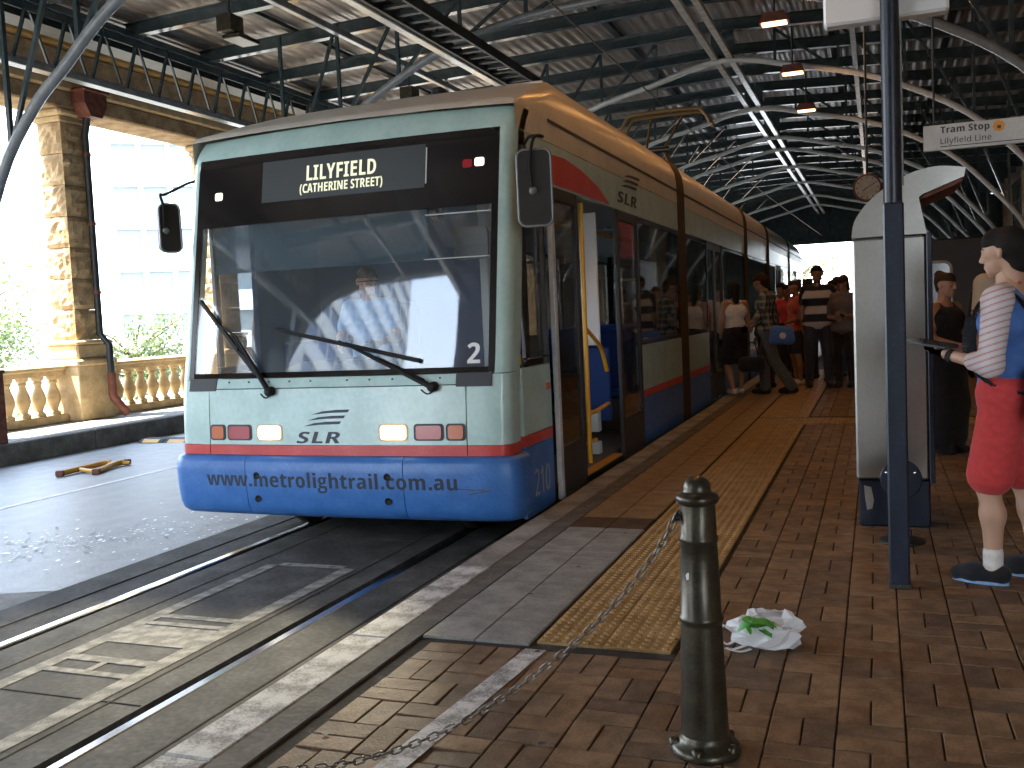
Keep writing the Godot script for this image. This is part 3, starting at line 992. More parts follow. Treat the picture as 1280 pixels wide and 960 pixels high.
# ---------------------------------------------------------------- dark station wall on the right
func station_wall() -> void:
	var w := thing("station_building", "sandstone station wall, shade painted into its stone, with gridded screens behind the platform arches", "building", Vector3(9.3, P, 0))
	var st := B()
	span(st, 0.0, 0.6, -0.2, 6.9, -46.9, 11.0)
	obj("wall", st, M.dark_shaded_sandstone, w)  # the wall's shade is put into this darker stone
	st = B(); span(st, -11.7, -3.1, -0.6, 9.0, 9.75, 10.75)  # unseen behind the camera; width shaped to hold light off the tram
	obj("shade_return_wall", st, M.concrete, w)
	var mats := [M.dark_shaded_sandstone, M.kerb_stone]
	var z := 4.0
	var n := 0
	while z > -40.0:
		st = B(); span(st, -0.30, 0.0, 0.0, 6.2, z - 0.35, z + 0.35, 0.03)
		obj("pilaster", st, M.dark_shaded_sandstone, w)
		# gridded steel screen between the pilasters, high up
		var sc := sub("screen", w, Vector3(-0.12, 0, z - 2.5))
		if z < -4:
			for k in 7:
				st = B(); box(st, Vector3(0, 4.2, (k - 3) * 0.6), Vector3(0.05, 3.6, 0.05))
				obj("mullion", st, M.steel_dark, sc)
			for k in 6:
				st = B(); box(st, Vector3(0.01, 2.5 + k * 0.66, 0), Vector3(0.04, 0.05, 3.9))
				obj("transom", st, M.steel_dark, sc)
			st = B(); box(st, Vector3(0.07, 4.2, 0), Vector3(0.02, 3.6, 3.9))
			obj("pane", st, M.kerb_stone, sc)
		else: sc.free()
		z -= 5.0
		n += 1
	var lw := thing("added_shade_wall", "unseen stone wall added behind the tram to shade the far end", "wall", Vector3(-9.6, 0.165, -39.0))  # added out of view to keep daylight off the far end
	st = B(); box(st, Vector3(0, 3.4, 0), Vector3(0.8, 6.8, 15.6), Basis(), 0.02)
	obj("masonry", st, M.dark_shaded_sandstone, lw)
	st = B(); box(st, Vector3(0, 6.9, 0), Vector3(1.0, 0.2, 15.6), Basis(), 0.02)
	obj("coping", st, M.smooth_sandstone, lw)
	# kiosk shop front with rounded pale trim and a red sign
	var s := thing("shop_kiosk", "dark snack kiosk with pale rounded window trim behind the woman in black", "kiosk", Vector3(4.45, P, -14.5))
	st = B(); span(st, -0.6, 1.35, 0, 2.5, -2.2, -0.4, 0.03)
	obj("body", st, M.charcoal, s)
	st = B()
	var outer := rrect(-0.5, 0.62, 0.9, 2.05, 0.14)
	var rail := []
	for q in outer: rail.append(Vector3(q.x, q.y, -0.38))
	tube(st, rail, 0.03, 6, false, true)
	obj("window_trim", st, M.steel_pale, s)
	st = B(); prism(st, rrect(-0.49, 0.61, 0.91, 2.04, 0.13), -0.395, -0.385)
	obj("window", st, M.black_gloss, s)
	var sg := thing("red_sign", "small red sign with a dark figure above the snack kiosk", "sign", Vector3(4.32, P + 2.5, -14.9))
	st = B(); box(st, Vector3(0, 0.45, 0), Vector3(0.5, 0.85, 0.06), Basis(), 0.02)
	obj("panel", st, M.tram_red, sg)
	st = B(); box(st, Vector3(0.06, 0.42, 0.035), Vector3(0.12, 0.4, 0.012), Basis(), 0.004)
	obj("figure", st, M.charcoal, sg)
	st = B(); box(st, Vector3(0, 0.02, 0), Vector3(0.05, 0.1, 0.05))
	obj("bracket", st, M.steel_dark, sg)

# ---------------------------------------------------------------- beyond the station
func tree(label: String, at: Vector3, h: float, r: float, sd: int, leafm: Material, leaves := 5200) -> void:
	var t := thing("street_tree", label, "tree", at, 0, "trees beyond the colonnade")
	var g := RandomNumberGenerator.new()
	g.seed = sd
	var st := B()
	tube(st, smooth_path([Vector3(0, 0, 0), Vector3(0.1, h * 0.25, 0.05), Vector3(-0.1, h * 0.5, 0), Vector3(0.1, h * 0.8, 0.1)], 3), [0.3, 0.28, 0.26, 0.24, 0.22, 0.2, 0.16, 0.12, 0.08, 0.04], 8)
	var tips := []
	for k in 16:
		var a := g.randf() * TAU
		var y0 := h * g.randf_range(0.28, 0.7)
		var tip := Vector3(cos(a) * r * g.randf_range(0.4, 0.95), y0 + h * g.randf_range(0.05, 0.28), sin(a) * r * g.randf_range(0.4, 0.95))
		tube(st, [Vector3(0, y0, 0), tip * Vector3(0.5, 0, 0.5) + Vector3(0, lerpf(y0, tip.y, 0.65), 0), tip], [0.1, 0.06, 0.02], 5)
		tips.append(tip)
		for q in 2: tips.append(tip * g.randf_range(0.55, 0.9) + Vector3(g.randfn(0, 0.5), g.randf_range(0.0, h * 0.16), g.randfn(0, 0.5)))
	obj("trunk", st, M.bark, t)
	st = B(); flat(st)
	for k in leaves:
		var c: Vector3 = tips[g.randi() % tips.size()] + Vector3(g.randfn(0, r * 0.17), g.randfn(0, h * 0.055), g.randfn(0, r * 0.17))
		var n := Vector3(g.randfn(), g.randfn() + 0.6, g.randfn()).normalized()
		var u := n.cross(Vector3(g.randfn(), g.randfn(), g.randfn())).normalized() * g.randf_range(0.07, 0.16)
		var v := n.cross(u) * 0.55
		var tint := g.randf_range(0.7, 1.3)
		st.set_color(Color(tint, tint, tint * g.randf_range(0.8, 1.0)))
		quad(st, c - u, c - v, c + u, c + v)
	obj("crown", st, leafm, t)

func outdoors() -> void:
	var lf := mat("leaf", lin(0.13, 0.16, 0.075), 0.5)
	lf.vertex_color_use_as_albedo = true
	lf.backlight_enabled = true
	lf.backlight = lin(0.35, 0.45, 0.12)
	tree("tall leafy street tree beyond the balustrade at the left edge", Vector3(-30.0, -3.6, -17.0), 9.2, 4.2, 5, lf)
	tree("rounder street tree farther back behind the left balustrade", Vector3(-36.0, -3.6, -27.0), 8.4, 4.0, 6, lf)
	tree("low street tree seen right of the rough pier", Vector3(-34.0, -3.6, -36.0), 6.6, 3.0, 7, lf)
	tree("small tree outside the bright far opening", Vector3(-2.0, -0.3, -74.0), 7.5, 3.2, 8, lf, 2600)
	tree("second tree outside the bright far opening", Vector3(7.0, -0.3, -80.0), 9.0, 4.0, 9, lf, 2600)
	# shrubs below the balustrade
	var st := B(); flat(st)
	var g := RandomNumberGenerator.new()
	g.seed = 12
	for k in 9000:
		var c := Vector3(g.randf_range(-17, -12), 0, g.randf_range(-26, 2))
		c.y = -3.6 + absf(g.randfn(0, 1.2)) + 0.6 * sin(c.z * 0.9) + 1.4
		c.y = minf(c.y, -0.1)
		var n := Vector3(g.randfn(), g.randfn() + 0.6, g.randfn()).normalized()
		var u := n.cross(Vector3(g.randfn(), g.randfn(), g.randfn())).normalized() * g.randf_range(0.06, 0.14)
		var v := n.cross(u) * 0.6
		var tint := g.randf_range(0.7, 1.3)
		st.set_color(Color(tint, tint, tint))
		quad(st, c - u, c - v, c + u, c + v)
	tag(obj("garden_shrubs", st, lf), "bank of green shrubs below the sandstone balustrade", "shrubs", "", "stuff")
	# pale office block across the street
	grain("pale_render", Color(0.72, 0.72, 0.70), Color(0.8, 0.8, 0.78), 0.8, 0.2, 0.0, 81)
	mat("office_glass", lin(0.19, 0.225, 0.235), 0.8)
	mat("tower_glass", lin(0.05, 0.10, 0.19), 0.06)
	office("pale office block with bands of windows seen right of the rough pier", Vector3(-45.3, -3.6, -62.2), deg_to_rad(38), 20, 40, 16, 3.4, M.pale_render, M.office_glass, 9)
	office("striped concrete and glass tower mirrored in the tram windscreen", Vector3(-45, -3.6, 84), deg_to_rad(81), 54, 62, 16, 3.5, M.pale_render, M.tower_glass, 14)
	office("sandstone coloured block mirrored at the windscreen's left side", Vector3(-62, -3.6, 36), deg_to_rad(120), 30, 44, 14, 3.9, M.smooth_sandstone, M.tower_glass, 8)

func office(label: String, at: Vector3, turn: float, w: float, h: float, d: float, storey: float, wall: Material, pane: Material, cols: int) -> void:
	# facade faces local +z
	var o := thing("office_building", label, "building", at, turn)
	var st := B()
	span(st, -w / 2, w / 2, 0, h, -d, -0.5)
	obj("core", st, wall, o)
	var n := int(h / storey)
	for k in n:
		st = B(); span(st, -w / 2, w / 2, k * storey, k * storey + storey * 0.5, -0.5, 0.0)
		obj("spandrel", st, wall, o)
		var win := sub("window_band", o)
		for c in cols:
			var x0 := -w / 2 + w * c / cols
			st = B(); span(st, x0 + 0.2, x0 + w / cols - 0.2, k * storey + storey * 0.5, (k + 1) * storey, -0.45, -0.3)
			obj("pane", st, pane, win)
			st = B(); span(st, x0 - 0.2, x0 + 0.2, k * storey + storey * 0.5, (k + 1) * storey, -0.5, -0.12)
			obj("mullion", st, wall, win)
	st = B(); span(st, -w / 2, w / 2, n * storey, n * storey + 0.9, -d, 0.05)
	obj("parapet", st, wall, o)

# ---------------------------------------------------------------- tram
const HW := 1.36
const CR := 0.10
const FL := 1.26
var ZF := [[0.2, 0.0], [0.28, 0.03], [0.72, 0.06], [1.2, 0.035], [1.3, 0.0], [2.9, -0.29], [2.98, -0.315], [3.2, -0.42]]
var PROF := [[1.36, 2.95], [1.36, 3.12], [1.355, 3.22], [1.335, 3.34], [1.28, 3.45], [1.18, 3.54], [1.0, 3.62], [0.7, 3.67], [0.0, 3.70]]

func tab(t: Array, x: float) -> float:
	if x <= t[0][0]: return t[0][1]
	for i in t.size() - 1:
		if x <= t[i + 1][0]: return lerpf(t[i][1], t[i + 1][1], (x - t[i][0]) / (t[i + 1][0] - t[i][0]))
	return t[-1][1]

func S(u: float, y: float, off := 0.0) -> Vector3:
	var hw := HW + off
	var r := CR + off
	var f := hw - r
	var a := absf(u)
	var s := signf(u) if u != 0.0 else 1.0
	var z0 := tab(ZF, y) + off
	if a <= FL:
		var x := a * f / FL
		return Vector3(s * x, y, z0 - 0.05 * (x / HW) * (x / HW))
	var zc := z0 - 0.05 * (f / HW) * (f / HW)
	var q := a - FL
	var A := CR * PI / 2
	if q < A:
		var th := q / CR
		return Vector3(s * (f + r * sin(th)), y, zc - r * (1 - cos(th)))
	return Vector3(s * hw, y, zc - r - (q - A))

func usteps(u0: float, u1: float) -> Array:
	var out := [u0]
	var u := u0
	while u < u1 - 1e-4:
		var a := absf(u + 0.001)
		var st := 0.02 if (a >= FL - 0.021 and a < FL + 0.17) else 0.12
		u = minf(u + st, u1)
		out.append(u)
	return out

func patch(st: SurfaceTool, rows: Array) -> void:
	# rows: [y, u0, u1, off] from bottom to top, with a short return at the rim
	round_(st)
	var us := usteps(rows[0][1], rows[0][2]) if rows[0][2] - rows[0][1] > rows[rows.size() / 2][2] - rows[rows.size() / 2][1] - 1e-5 else usteps(rows[rows.size() / 2][1], rows[rows.size() / 2][2])
	var f := []
	for u in us: f.append((u - us[0]) / (us[-1] - us[0]))
	var g := []
	for r in rows:
		var row := []
		for t in f: row.append(S(lerpf(r[1], r[2], t), r[0], r[3]))
		g.append(row)
	for j in rows.size() - 1:
		for i in f.size() - 1:
			quad(st, g[j][i], g[j][i + 1], g[j + 1][i + 1], g[j + 1][i])
	flat(st)
	var dp := 0.02
	var m := f.size() - 1
	for j in rows.size() - 1:
		var r0 = rows[j]
		var r1 = rows[j + 1]
		quad(st, S(r0[1], r0[0], r0[3] - dp), g[j][0], g[j + 1][0], S(r1[1], r1[0], r1[3] - dp))
		quad(st, g[j][m], S(r0[2], r0[0], r0[3] - dp), S(r1[2], r1[0], r1[3] - dp), g[j + 1][m])
	for i in m:
		var b = rows[0]
		var t = rows[-1]
		quad(st, S(lerpf(b[1], b[2], f[i]), b[0], b[3] - dp), S(lerpf(b[1], b[2], f[i + 1]), b[0], b[3] - dp), g[0][i + 1], g[0][i])
		quad(st, g[-1][i], g[-1][i + 1], S(lerpf(t[1], t[2], f[i + 1]), t[0], t[3] - dp), S(lerpf(t[1], t[2], f[i]), t[0], t[3] - dp))

func pane(st: SurfaceTool, rows: Array) -> void:
	round_(st)
	for j in rows.size() - 1:
		for i in 12:
			var a := lerpf(rows[j][1], rows[j][2], i / 12.0)
			var b := lerpf(rows[j][1], rows[j][2], (i + 1) / 12.0)
			quad(st, S(a, rows[j][0], rows[j][3]), S(b, rows[j][0], rows[j][3]), S(b, rows[j + 1][0], rows[j][3]), S(a, rows[j + 1][0], rows[j][3]))

func fpanel(called: String, u0: float, u1: float, y0: float, y1: float, off: float, m: Material, parent: Node3D, r := 0.0, top_only := false) -> MeshInstance3D:
	var rows := []
	if r > 0.0 and not top_only:
		for k in 5:
			var a := PI / 2 * k / 4
			var d := r * (1 - sin(a))
			rows.append([y0 + r * (1 - cos(a)), u0 + d, u1 - d, off])
	else: rows.append([y0, u0, u1, off])
	var n := maxi(1, int((y1 - y0) / 0.15))
	for k in range(1, n):
		var y := lerpf(y0 + r, y1 - r, float(k) / n)
		rows.append([y, u0, u1, off])
	if r > 0.0:
		for k in 5:
			var a := PI / 2 * k / 4
			var d := r * (1 - cos(a))
			rows.append([y1 - r + r * sin(a), u0 + d, u1 - d, off])
	else: rows.append([y1, u0, u1, off])
	var st := B()
	patch(st, rows)
	return obj(called, st, m, parent)

func fit(m: ArrayMesh, w: float) -> ArrayMesh:
	var b := m.get_aabb()
	var k := w / b.size.x
	return bent(m, func(p: Vector3) -> Vector3: return Vector3(p.x * k, p.y, p.z))

func on_front(m: ArrayMesh, u: float, y: float, off: float, skew := 0.0) -> ArrayMesh:
	return bent(m, func(p: Vector3) -> Vector3: return S(u + p.x + p.y * skew, y + p.y, off + p.z))

func ring(z: float, top: float, grow := 0.0) -> Array:
	# roof section at z, cut off at the height top where the nose slopes down
	var out := []
	for k in range(2 * PROF.size() - 1):
		var i := k if k < PROF.size() else 2 * PROF.size() - 2 - k
		var x: float = PROF[i][0]
		var y: float = minf(PROF[i][1], top + 0.03 * (1.0 - x * x / 1.85)) + 0.0005 * i
		out.append(Vector3((x + grow * (1.0 if i < 5 else 0.0)) * (1.0 if k < PROF.size() else -1.0), y + (grow if i > 3 else 0.0), z))
	return out

func roof_loft(st: SurfaceTool, rings: Array) -> void:
	# rings from near (larger z) to far
	round_(st)
	for k in rings.size() - 1:
		for i in rings[k].size() - 1:
			quad(st, rings[k][i], rings[k + 1][i], rings[k + 1][i + 1], rings[k][i + 1])

func spanel(called: String, side: int, z0: float, z1: float, y0: float, y1: float, m: Material, parent: Node3D, off := 0.0, th := 0.04) -> MeshInstance3D:
	var st := B()
	var a := HW + off
	span(st, side * (a - th), side * a, y0, y1, z0, z1, 0.006 if th > 0.02 else 0.0)
	return obj(called, st, m, parent)

func door_leaf(side: int, z0: float, z1: float, parent: Node3D, off: float, rim: Material) -> void:
	# z0 > z1 ; framed glass leaf
	var d := sub("door", parent)
	var w := 0.07
	spanel("pane", side, z0 - w, z1 + w, 0.62, 2.5, M.door_glass, d, off - 0.015, 0.006)
	spanel("kick_panel", side, z0 - w, z1 + w, 0.24, 0.62, M.charcoal, d, off - 0.004, 0.03)
	spanel("stile", side, z0, z0 - w, 0.22, 2.6, rim, d, off, 0.04)
	spanel("stile", side, z1 + w, z1, 0.22, 2.6, M.charcoal, d, off, 0.04)
	spanel("rail", side, z0 - w, z1 + w, 2.5, 2.6, M.charcoal, d, off, 0.04)
	spanel("rail", side, z0 - w, z1 + w, 0.20, 0.24, M.charcoal, d, off, 0.04)

func side_wall(side: int, z0: float, z1: float, layout: Array, body: Node3D) -> void:
	# layout: [kind, za, zb] with za > zb ; w window bay, d double door, x nothing
	spanel("fascia", side, z0, z1, 2.62, 2.95, M.pale_green, body, 0.0, 0.05)
	for it in layout:
		var a: float = it[1]
		var b: float = it[2]
		if it[0] == "w":
			spanel("side_panel", side, a, b, 0.79, 1.27, M.pale_green, body)
			spanel("red_band", side, a, b, 0.71, 0.788, M.tram_red, body, 0.002)
			spanel("skirt", side, a, b, 0.20, 0.708, M.skirt_navy, body)
			spanel("window_frame", side, a, b, 1.272, 1.33, M.black_gloss, body)
			spanel("window_frame", side, a, b, 2.56, 2.618, M.black_gloss, body)
			spanel("window_frame", side, a, a - 0.06, 1.332, 2.558, M.black_gloss, body)
			spanel("window_frame", side, b + 0.06, b, 1.332, 2.558, M.black_gloss, body)
			spanel("window", side, a - 0.06, b + 0.06, 1.33, 2.56, M.side_glass if side > 0 else M.clear_glass, body, -0.008, 0.006)
		elif it[0] == "d":
			var m := (a + b) * 0.5
			door_leaf(side, a - 0.01, m + 0.006, body, -0.01, M.charcoal)
			door_leaf(side, m - 0.006, b + 0.01, body, -0.01, M.charcoal)
			spanel("sill", side, a, b, 0.14, 0.195, M.charcoal, body)
		elif it[0] == "p":
			spanel("post", side, a, b, 0.2, 2.618, M.pale_green, body)

func slr_logo(m: Material, place: Callable, parent: Node3D) -> void:
	# slanted letters under three swept bars; place(Vector2) -> Vector3 on the surface
	var lg := sub("logo", parent)
	var letters := fit(text_mesh("SLR", 0.085, 700), 0.36)
	inst("letters", bent(letters, func(p: Vector3) -> Vector3: return place.call(Vector3(p.x + p.y * 0.35, p.y - 0.065, p.z))), m, lg)
	for k in 3:
		var st := B()
		var y := 0.015 + k * 0.042
		var x0 := -0.13 + k * 0.035
		var p := PackedVector2Array()
		for q in [[x0, y], [x0 + 0.14, y + 0.012], [x0 + 0.30, y + 0.016], [x0 + 0.315, y + 0.036], [x0 + 0.2, y + 0.034], [x0 + 0.09, y + 0.024]]: p.append(Vector2(q[0], q[1]))
		prism(st, p, -0.001, 0.001)
		inst("swoosh", bent(mesh_of(st), func(v: Vector3) -> Vector3: return place.call(v)), m, lg)

func tram() -> void:
	var t := thing("tram", "pale green articulated tram with blue bumper standing at the platform", "tram", Vector3(0, 0, 0))
	var st: SurfaceTool
	# ---- front end
	var fr := sub("front_end", t)
	var ue := FL + 0.157 + 0.13
	fpanel("front_panel", -1.055, 1.055, 0.775, 1.185, 0.0, M.pale_green, fr)
	fpanel("corner_panel", 1.063, ue, 0.775, 1.255, 0.0, M.pale_green, fr)
	fpanel("corner_panel", -ue, -1.063, 0.775, 1.255, 0.0, M.pale_green, fr)
	fpanel("wiper_panel", -0.985, 0.985, 1.192, 1.262, 0.0, M.pale_green, fr)
	fpanel("red_band", -1.058, 1.058, 0.70, 0.772, 0.003, M.tram_red, fr)
	fpanel("red_band", 1.064, ue, 0.70, 0.772, 0.003, M.tram_red, fr)
	fpanel("red_band", -ue, -1.064, 0.70, 0.772, 0.003, M.tram_red, fr)
	for s in [-1, 1]:
		fpanel("windscreen_corner", minf(s * 0.99, s * 1.245), maxf(s * 0.99, s * 1.245), 1.175, 1.268, 0.006, M.charcoal, fr)
		fpanel("front_pillar", minf(s * 1.262, s * ue), maxf(s * 1.262, s * ue), 1.262, 2.96, 0.0, M.pale_green, fr)
		fpanel("windscreen_border", minf(s * 1.215, s * 1.262), maxf(s * 1.215, s * 1.262), 1.272, 2.42, 0.003, M.black_gloss, fr)
		st = B()
		for k in 5: box(st, S(s * (0.15 + k * 0.18), 1.238, 0.003), Vector3(0.012, 0.012, 0.006))
		obj("screw", st, M.charcoal, fr)
	fpanel("windscreen_border", -1.215, 1.215, 1.268, 1.305, 0.003, M.black_gloss, fr)
	fpanel("header_glass", -1.262, 1.262, 2.42, 2.955, 0.003, M.black_gloss, fr, 0.09, true)
	st = B()
	for lay in [0.0, -0.007]:
		var rows := []
		for k in 9: rows.append([lerpf(1.307, 2.418, k / 8.0), -1.213, 1.213, lay])
		pane(st, rows)
	obj("windscreen", st, M.windscreen_glass, fr)
	st = B()
	# brow above the header, up to the first roof ring
	var brow := []
	var us := usteps(-ue, ue)
	for j in 5:
		var row := []
		for u in us:
			var b := S(u, 2.957, 0.0)
			var ax := absf(b.x)
			var yt := 3.115 + 0.03 * (1.0 - ax * ax / 1.85)
			var v := j / 4.0
			var y := lerpf(2.957, yt, v)
			var p := S(u, y, 0.0)
			p.z = minf(p.z, b.z) - 0.05 * v * v
			row.append(p)
		brow.append(row)
	round_(st)
	for j in 4:
		for i in us.size() - 1: quad(st, brow[j][i], brow[j][i + 1], brow[j + 1][i + 1], brow[j + 1][i])
	obj("brow", st, M.pale_green, fr)
	# ---- bumper in three pieces
	var bump := [[0.235, -0.03], [0.25, 0.02], [0.28, 0.05], [0.34, 0.07], [0.46, 0.078], [0.58, 0.075], [0.65, 0.066], [0.68, 0.05], [0.695, 0.02], [0.698, -0.01]]
	var bp := sub("bumper", t)
	for seg in [[-ue - 0.03, -0.704], [-0.699, 0.597], [0.603, ue + 0.03]]:
		var rows := []
		for b in bump: rows.append([b[0], seg[0], seg[1], b[1]])
		st = B(); patch(st, rows)
		obj("segment", st, M.bumper_blue, bp)
	for h in [[-0.605, 0.382], [0.475, 0.388], [-0.60, 0.556], [0.48, 0.562]]:
		st = B()
		var tf := Basis(Vector3.RIGHT, PI / 2)
		lathe(st, [[0.0, 0.0], [0.020, 0.0], [0.022, 0.004], [0.026, 0.003], [0.026, 0.0]], 12, S(h[0], h[1], 0.078), tf)
		obj("tow_hole", st, M.black_rubber, bp)
	for k in 4:
		st = B(); bar(st, S(0.98 + k * 0.05, 0.485 - k * 0.02, 0.077), S(1.2 + k * 0.02, 0.475 + (k % 2) * 0.015, 0.077), 0.006, 0.004)
		obj("scrape", st, M.steel_grey if k % 2 else M.charcoal, bp)
	inst("web_address", on_front(fit(text_mesh("www.metrolightrail.com.au", 0.150, 700), 2.06), -0.03, 0.512, 0.0775), M.logo_slate, bp)
	slr_logo(M.logo_slate, func(p: Vector3) -> Vector3: return S(-0.085 + p.x, 0.895 + p.y, 0.002 + p.z), fr)
	# ---- lights: recessed surrounds
	for s in [-1, 1]:
		for l in [[0.98, 0.055, "amber_lens", "indicator"], [0.78, 0.095, "red_lens", "tail_light"], [0.51, 0.095, "headlight_glow", "headlight"]]:
			var c: float = s * l[0]
			var hl := sub(l[3], fr)
			var ow: float = l[1] + 0.018
			fpanel("bezel", c - ow, c + ow, 0.806, 0.924, 0.003, M.charcoal if l[3] != "headlight" else M.smooth_sandstone, hl, 0.025)
			fpanel("lens", c - l[1], c + l[1], 0.818, 0.912, 0.010, M[l[2]], hl, 0.02)
			if l[3] == "tail_light":
				for k in 3: fpanel("lens_rib", c - l[1] + 0.008, c + l[1] - 0.008, 0.836 + k * 0.026, 0.842 + k * 0.026, 0.013, M.red_lens, hl)
			if l[3] == "headlight":
				var sp := SpotLight3D.new()
				sp.name = "headlight_beam"
				sp.light_color = Color(1, 0.95, 0.82)
				sp.light_energy = 1.5
				sp.spot_angle = 35
				sp.spot_range = 30
				sp.light_size = 0.06
				sp.shadow_enabled = true
				hl.add_child(sp, true)
				sp.position = S(c, 0.865, 0.03)
				sp.rotation = Vector3(-0.06, PI, 0)
	for s in [[-1.06, 2.66, "marker_glow"], [1.12, 2.72, "marker_glow"], [1.03, 2.715, "red_lens"]]:
		fpanel("marker_light", s[0] - 0.035, s[0] + 0.035, s[1] - 0.03, s[1] + 0.03, 0.006, M[s[2]], fr, 0.015)
	# ---- destination sign
	var ds := sub("destination_sign", fr)
	fpanel("display_panel", -0.65, 0.71, 2.575, 2.885, 0.006, M.sign_black, ds)
	fpanel("edge_tab", 0.715, 0.725, 2.60, 2.86, 0.006, M.steel_pale, ds)
	inst("destination_lettering", on_front(fit(text_mesh("LILYFIELD", 0.112, 700), 0.58), 0.035, 2.765, 0.008), M.letter_cream, ds)
	inst("destination_lettering", on_front(fit(text_mesh("(CATHERINE STREET)", 0.082, 700), 0.69), 0.035, 2.645, 0.008), M.letter_cream, ds)
	inst("fleet_number", on_front(text_mesh("2", 0.14, 700), 1.11, 1.40, 0.006), M.white_paint, fr)
	fpanel("glass_line", 0.72, 1.21, 2.058, 2.064, 0.002, M.steel_pale, fr)
	fpanel("glass_line", 0.72, 1.21, 2.37, 2.378, 0.002, M.steel_pale, fr)
	# ---- wipers
	for w in [[[-0.48, 1.17], [-0.80, 1.58], [[-1.17, 1.86], [-0.62, 1.30]]], [[0.83, 1.18], [0.14, 1.50], [[-0.46, 1.62], [0.72, 1.36]]]]:
		var wp := sub("wiper", fr)
		var a: Vector3 = S(w[0][0], w[0][1], 0.04)
		var b: Vector3 = S(w[1][0], w[1][1], 0.05)
		st = B(); tube(st, [a, a.lerp(b, 0.35), b], [0.022, 0.017, 0.009], 6)
		obj("arm", st, M.black_rubber, wp)
		st = B(); tube(st, [S(w[0][0] - 0.06, w[0][1] + 0.05, 0.035), S(w[1][0] - 0.05, w[1][1] + 0.02, 0.045)], 0.007, 6)
		obj("link_rod", st, M.black_rubber, wp)
		st = B()
		var m0: Array = w[2]
		bar(st, S(m0[0][0], m0[0][1], 0.025), S(m0[1][0], m0[1][1], 0.025), 0.02, 0.028)
		obj("blade", st, M.black_rubber, wp)
		st = B()
		for k in 2: bar(st, S(lerpf(m0[0][0], m0[1][0], 0.3 + 0.4 * k), lerpf(m0[0][1], m0[1][1], 0.3 + 0.4 * k), 0.04), b, 0.012, 0.012)
		obj("yoke", st, M.black_rubber, wp)
		st = B(); lathe(st, [[0.0, -0.02], [0.035, -0.02], [0.035, 0.05], [0.0, 0.06]], 12, S(w[0][0], w[0][1], 0.0), Basis(Vector3.RIGHT, PI / 2))
		obj("pivot", st, M.black_rubber, wp)
		st = B(); tube(st, smooth_path([S(w[0][0] - 0.10, w[0][1] - 0.02, 0.0), S(w[0][0] - 0.05, w[0][1] - 0.05, 0.015), S(w[0][0], w[0][1] - 0.03, 0.02)], 4), 0.005, 5)
		obj("washer_hose", st, M.black_rubber, wp)
	# ---- mirrors
	for mi in [[1.585, 2.475, -0.10, 0.112, 0.25, 0.25, 1.36], [-1.46, 2.44, -0.16, 0.08, 0.185, 1.0, -1.36]]:
		var mr := sub("wing_mirror", t)
		var bs := Basis(Vector3.UP, mi[5])
		var c := Vector3(mi[0], mi[1], mi[2])
		st = B()
		prism(st, rrect(-mi[3], mi[3], -mi[4], mi[4], 0.05), -0.03, 0.035, Transform3D(bs, c))
		obj("housing", st, M.mirror_back, mr)
		var edge := []
		for q in rrect(-mi[3], mi[3], -mi[4], mi[4], 0.05): edge.append(c + bs * Vector3(q.x, q.y, 0.03))
		st = B(); tube(st, edge, 0.009, 6, false, true)
		obj("rim", st, M.steel_grey, mr)
		st = B(); prism(st, rrect(-mi[3] + 0.02, mi[3] - 0.02, -mi[4] + 0.02, mi[4] - 0.02, 0.04), -0.034, -0.031, Transform3D(bs, c))
		obj("mirror_glass", st, M.chrome, mr)
		var sx := signf(mi[0])
		var foot := Vector3(mi[6], mi[1] + 0.30, mi[2] - 0.38)
		st = B(); tube(st, smooth_path([c + Vector3(0, -0.02, 0.055), c + Vector3(-0.01 * sx, 0.16, 0.06), c + Vector3(0.02 * sx, mi[4] + 0.07, 0.05), c + Vector3(0.05 * sx, mi[4] + 0.09, -0.05), foot + Vector3(0.08 * sx, 0.1, 0.05), foot], 4), 0.011, 7)
		obj("arm", st, M.black_rubber, mr)
		st = B(); box(st, foot + Vector3(sx * 0.01, -0.02, 0), Vector3(0.05, 0.16, 0.07), Basis(), 0.01)
		obj("bracket", st, M.charcoal, mr)
		st = B(); lathe(st, [[0.0, -0.015], [0.028, -0.01], [0.03, 0.01], [0.012, 0.03], [0.0, 0.03]], 10, c + Vector3(0, -0.02, 0.04), Basis(Vector3.RIGHT, PI / 2))
		obj("clamp", st, M.steel_grey, mr)
	# ---- car bodies
	var cars := [[-0.36, -6.25], [-6.72, -12.85], [-13.25, -16.95], [-17.35, -22.75], [-23.15, -28.35]]
	for k in cars.size():
		var z0: float = cars[k][0]
		var z1: float = cars[k][1]
		var body := sub("car_body", t)
		st = B()
		var rings := []
		if k == 0:
			for q in [[-0.385, 3.11], [-0.42, 3.15], [-0.6, 3.21], [-1.0, 3.34], [-1.35, 3.45], [-1.7, 3.54], [-2.1, 3.62], [-2.6, 3.72], [z1, 3.72]]: rings.append(ring(q[0], q[1]))
		elif k == 4:
			for q in [[z0, 3.72], [-25.0, 3.72], [-26.2, 3.72], [-27.2, 3.5], [-27.8, 3.32], [-28.35, 3.12]]: rings.append(ring(q[0], q[1]))
		else:
			rings = [ring(z0, 3.72), ring((z0 + z1) * 0.5, 3.72), ring(z1, 3.72)]
		roof_loft(st, rings)
		obj("roof", st, M.roof_cream, body)
		for side in [-1, 1]:
			st = B(); span(st, side * 1.354, side * 1.366, 3.105, 3.128, z0 - (0.75 if k == 0 else 0.0), z1)
			obj("gutter", st, M.charcoal, body)
		st = B(); span(st, -1.30, 1.30, 0.26, 0.30, z0 - 0.1, z1)
		obj("floor", st, M.dash_grey, body)
		st = B(); span(st, -1.30, 1.30, 2.72, 2.75, z0 - (1.3 if k == 0 else 0.0), z1)
		obj("ceiling", st, M.interior_pale, body)
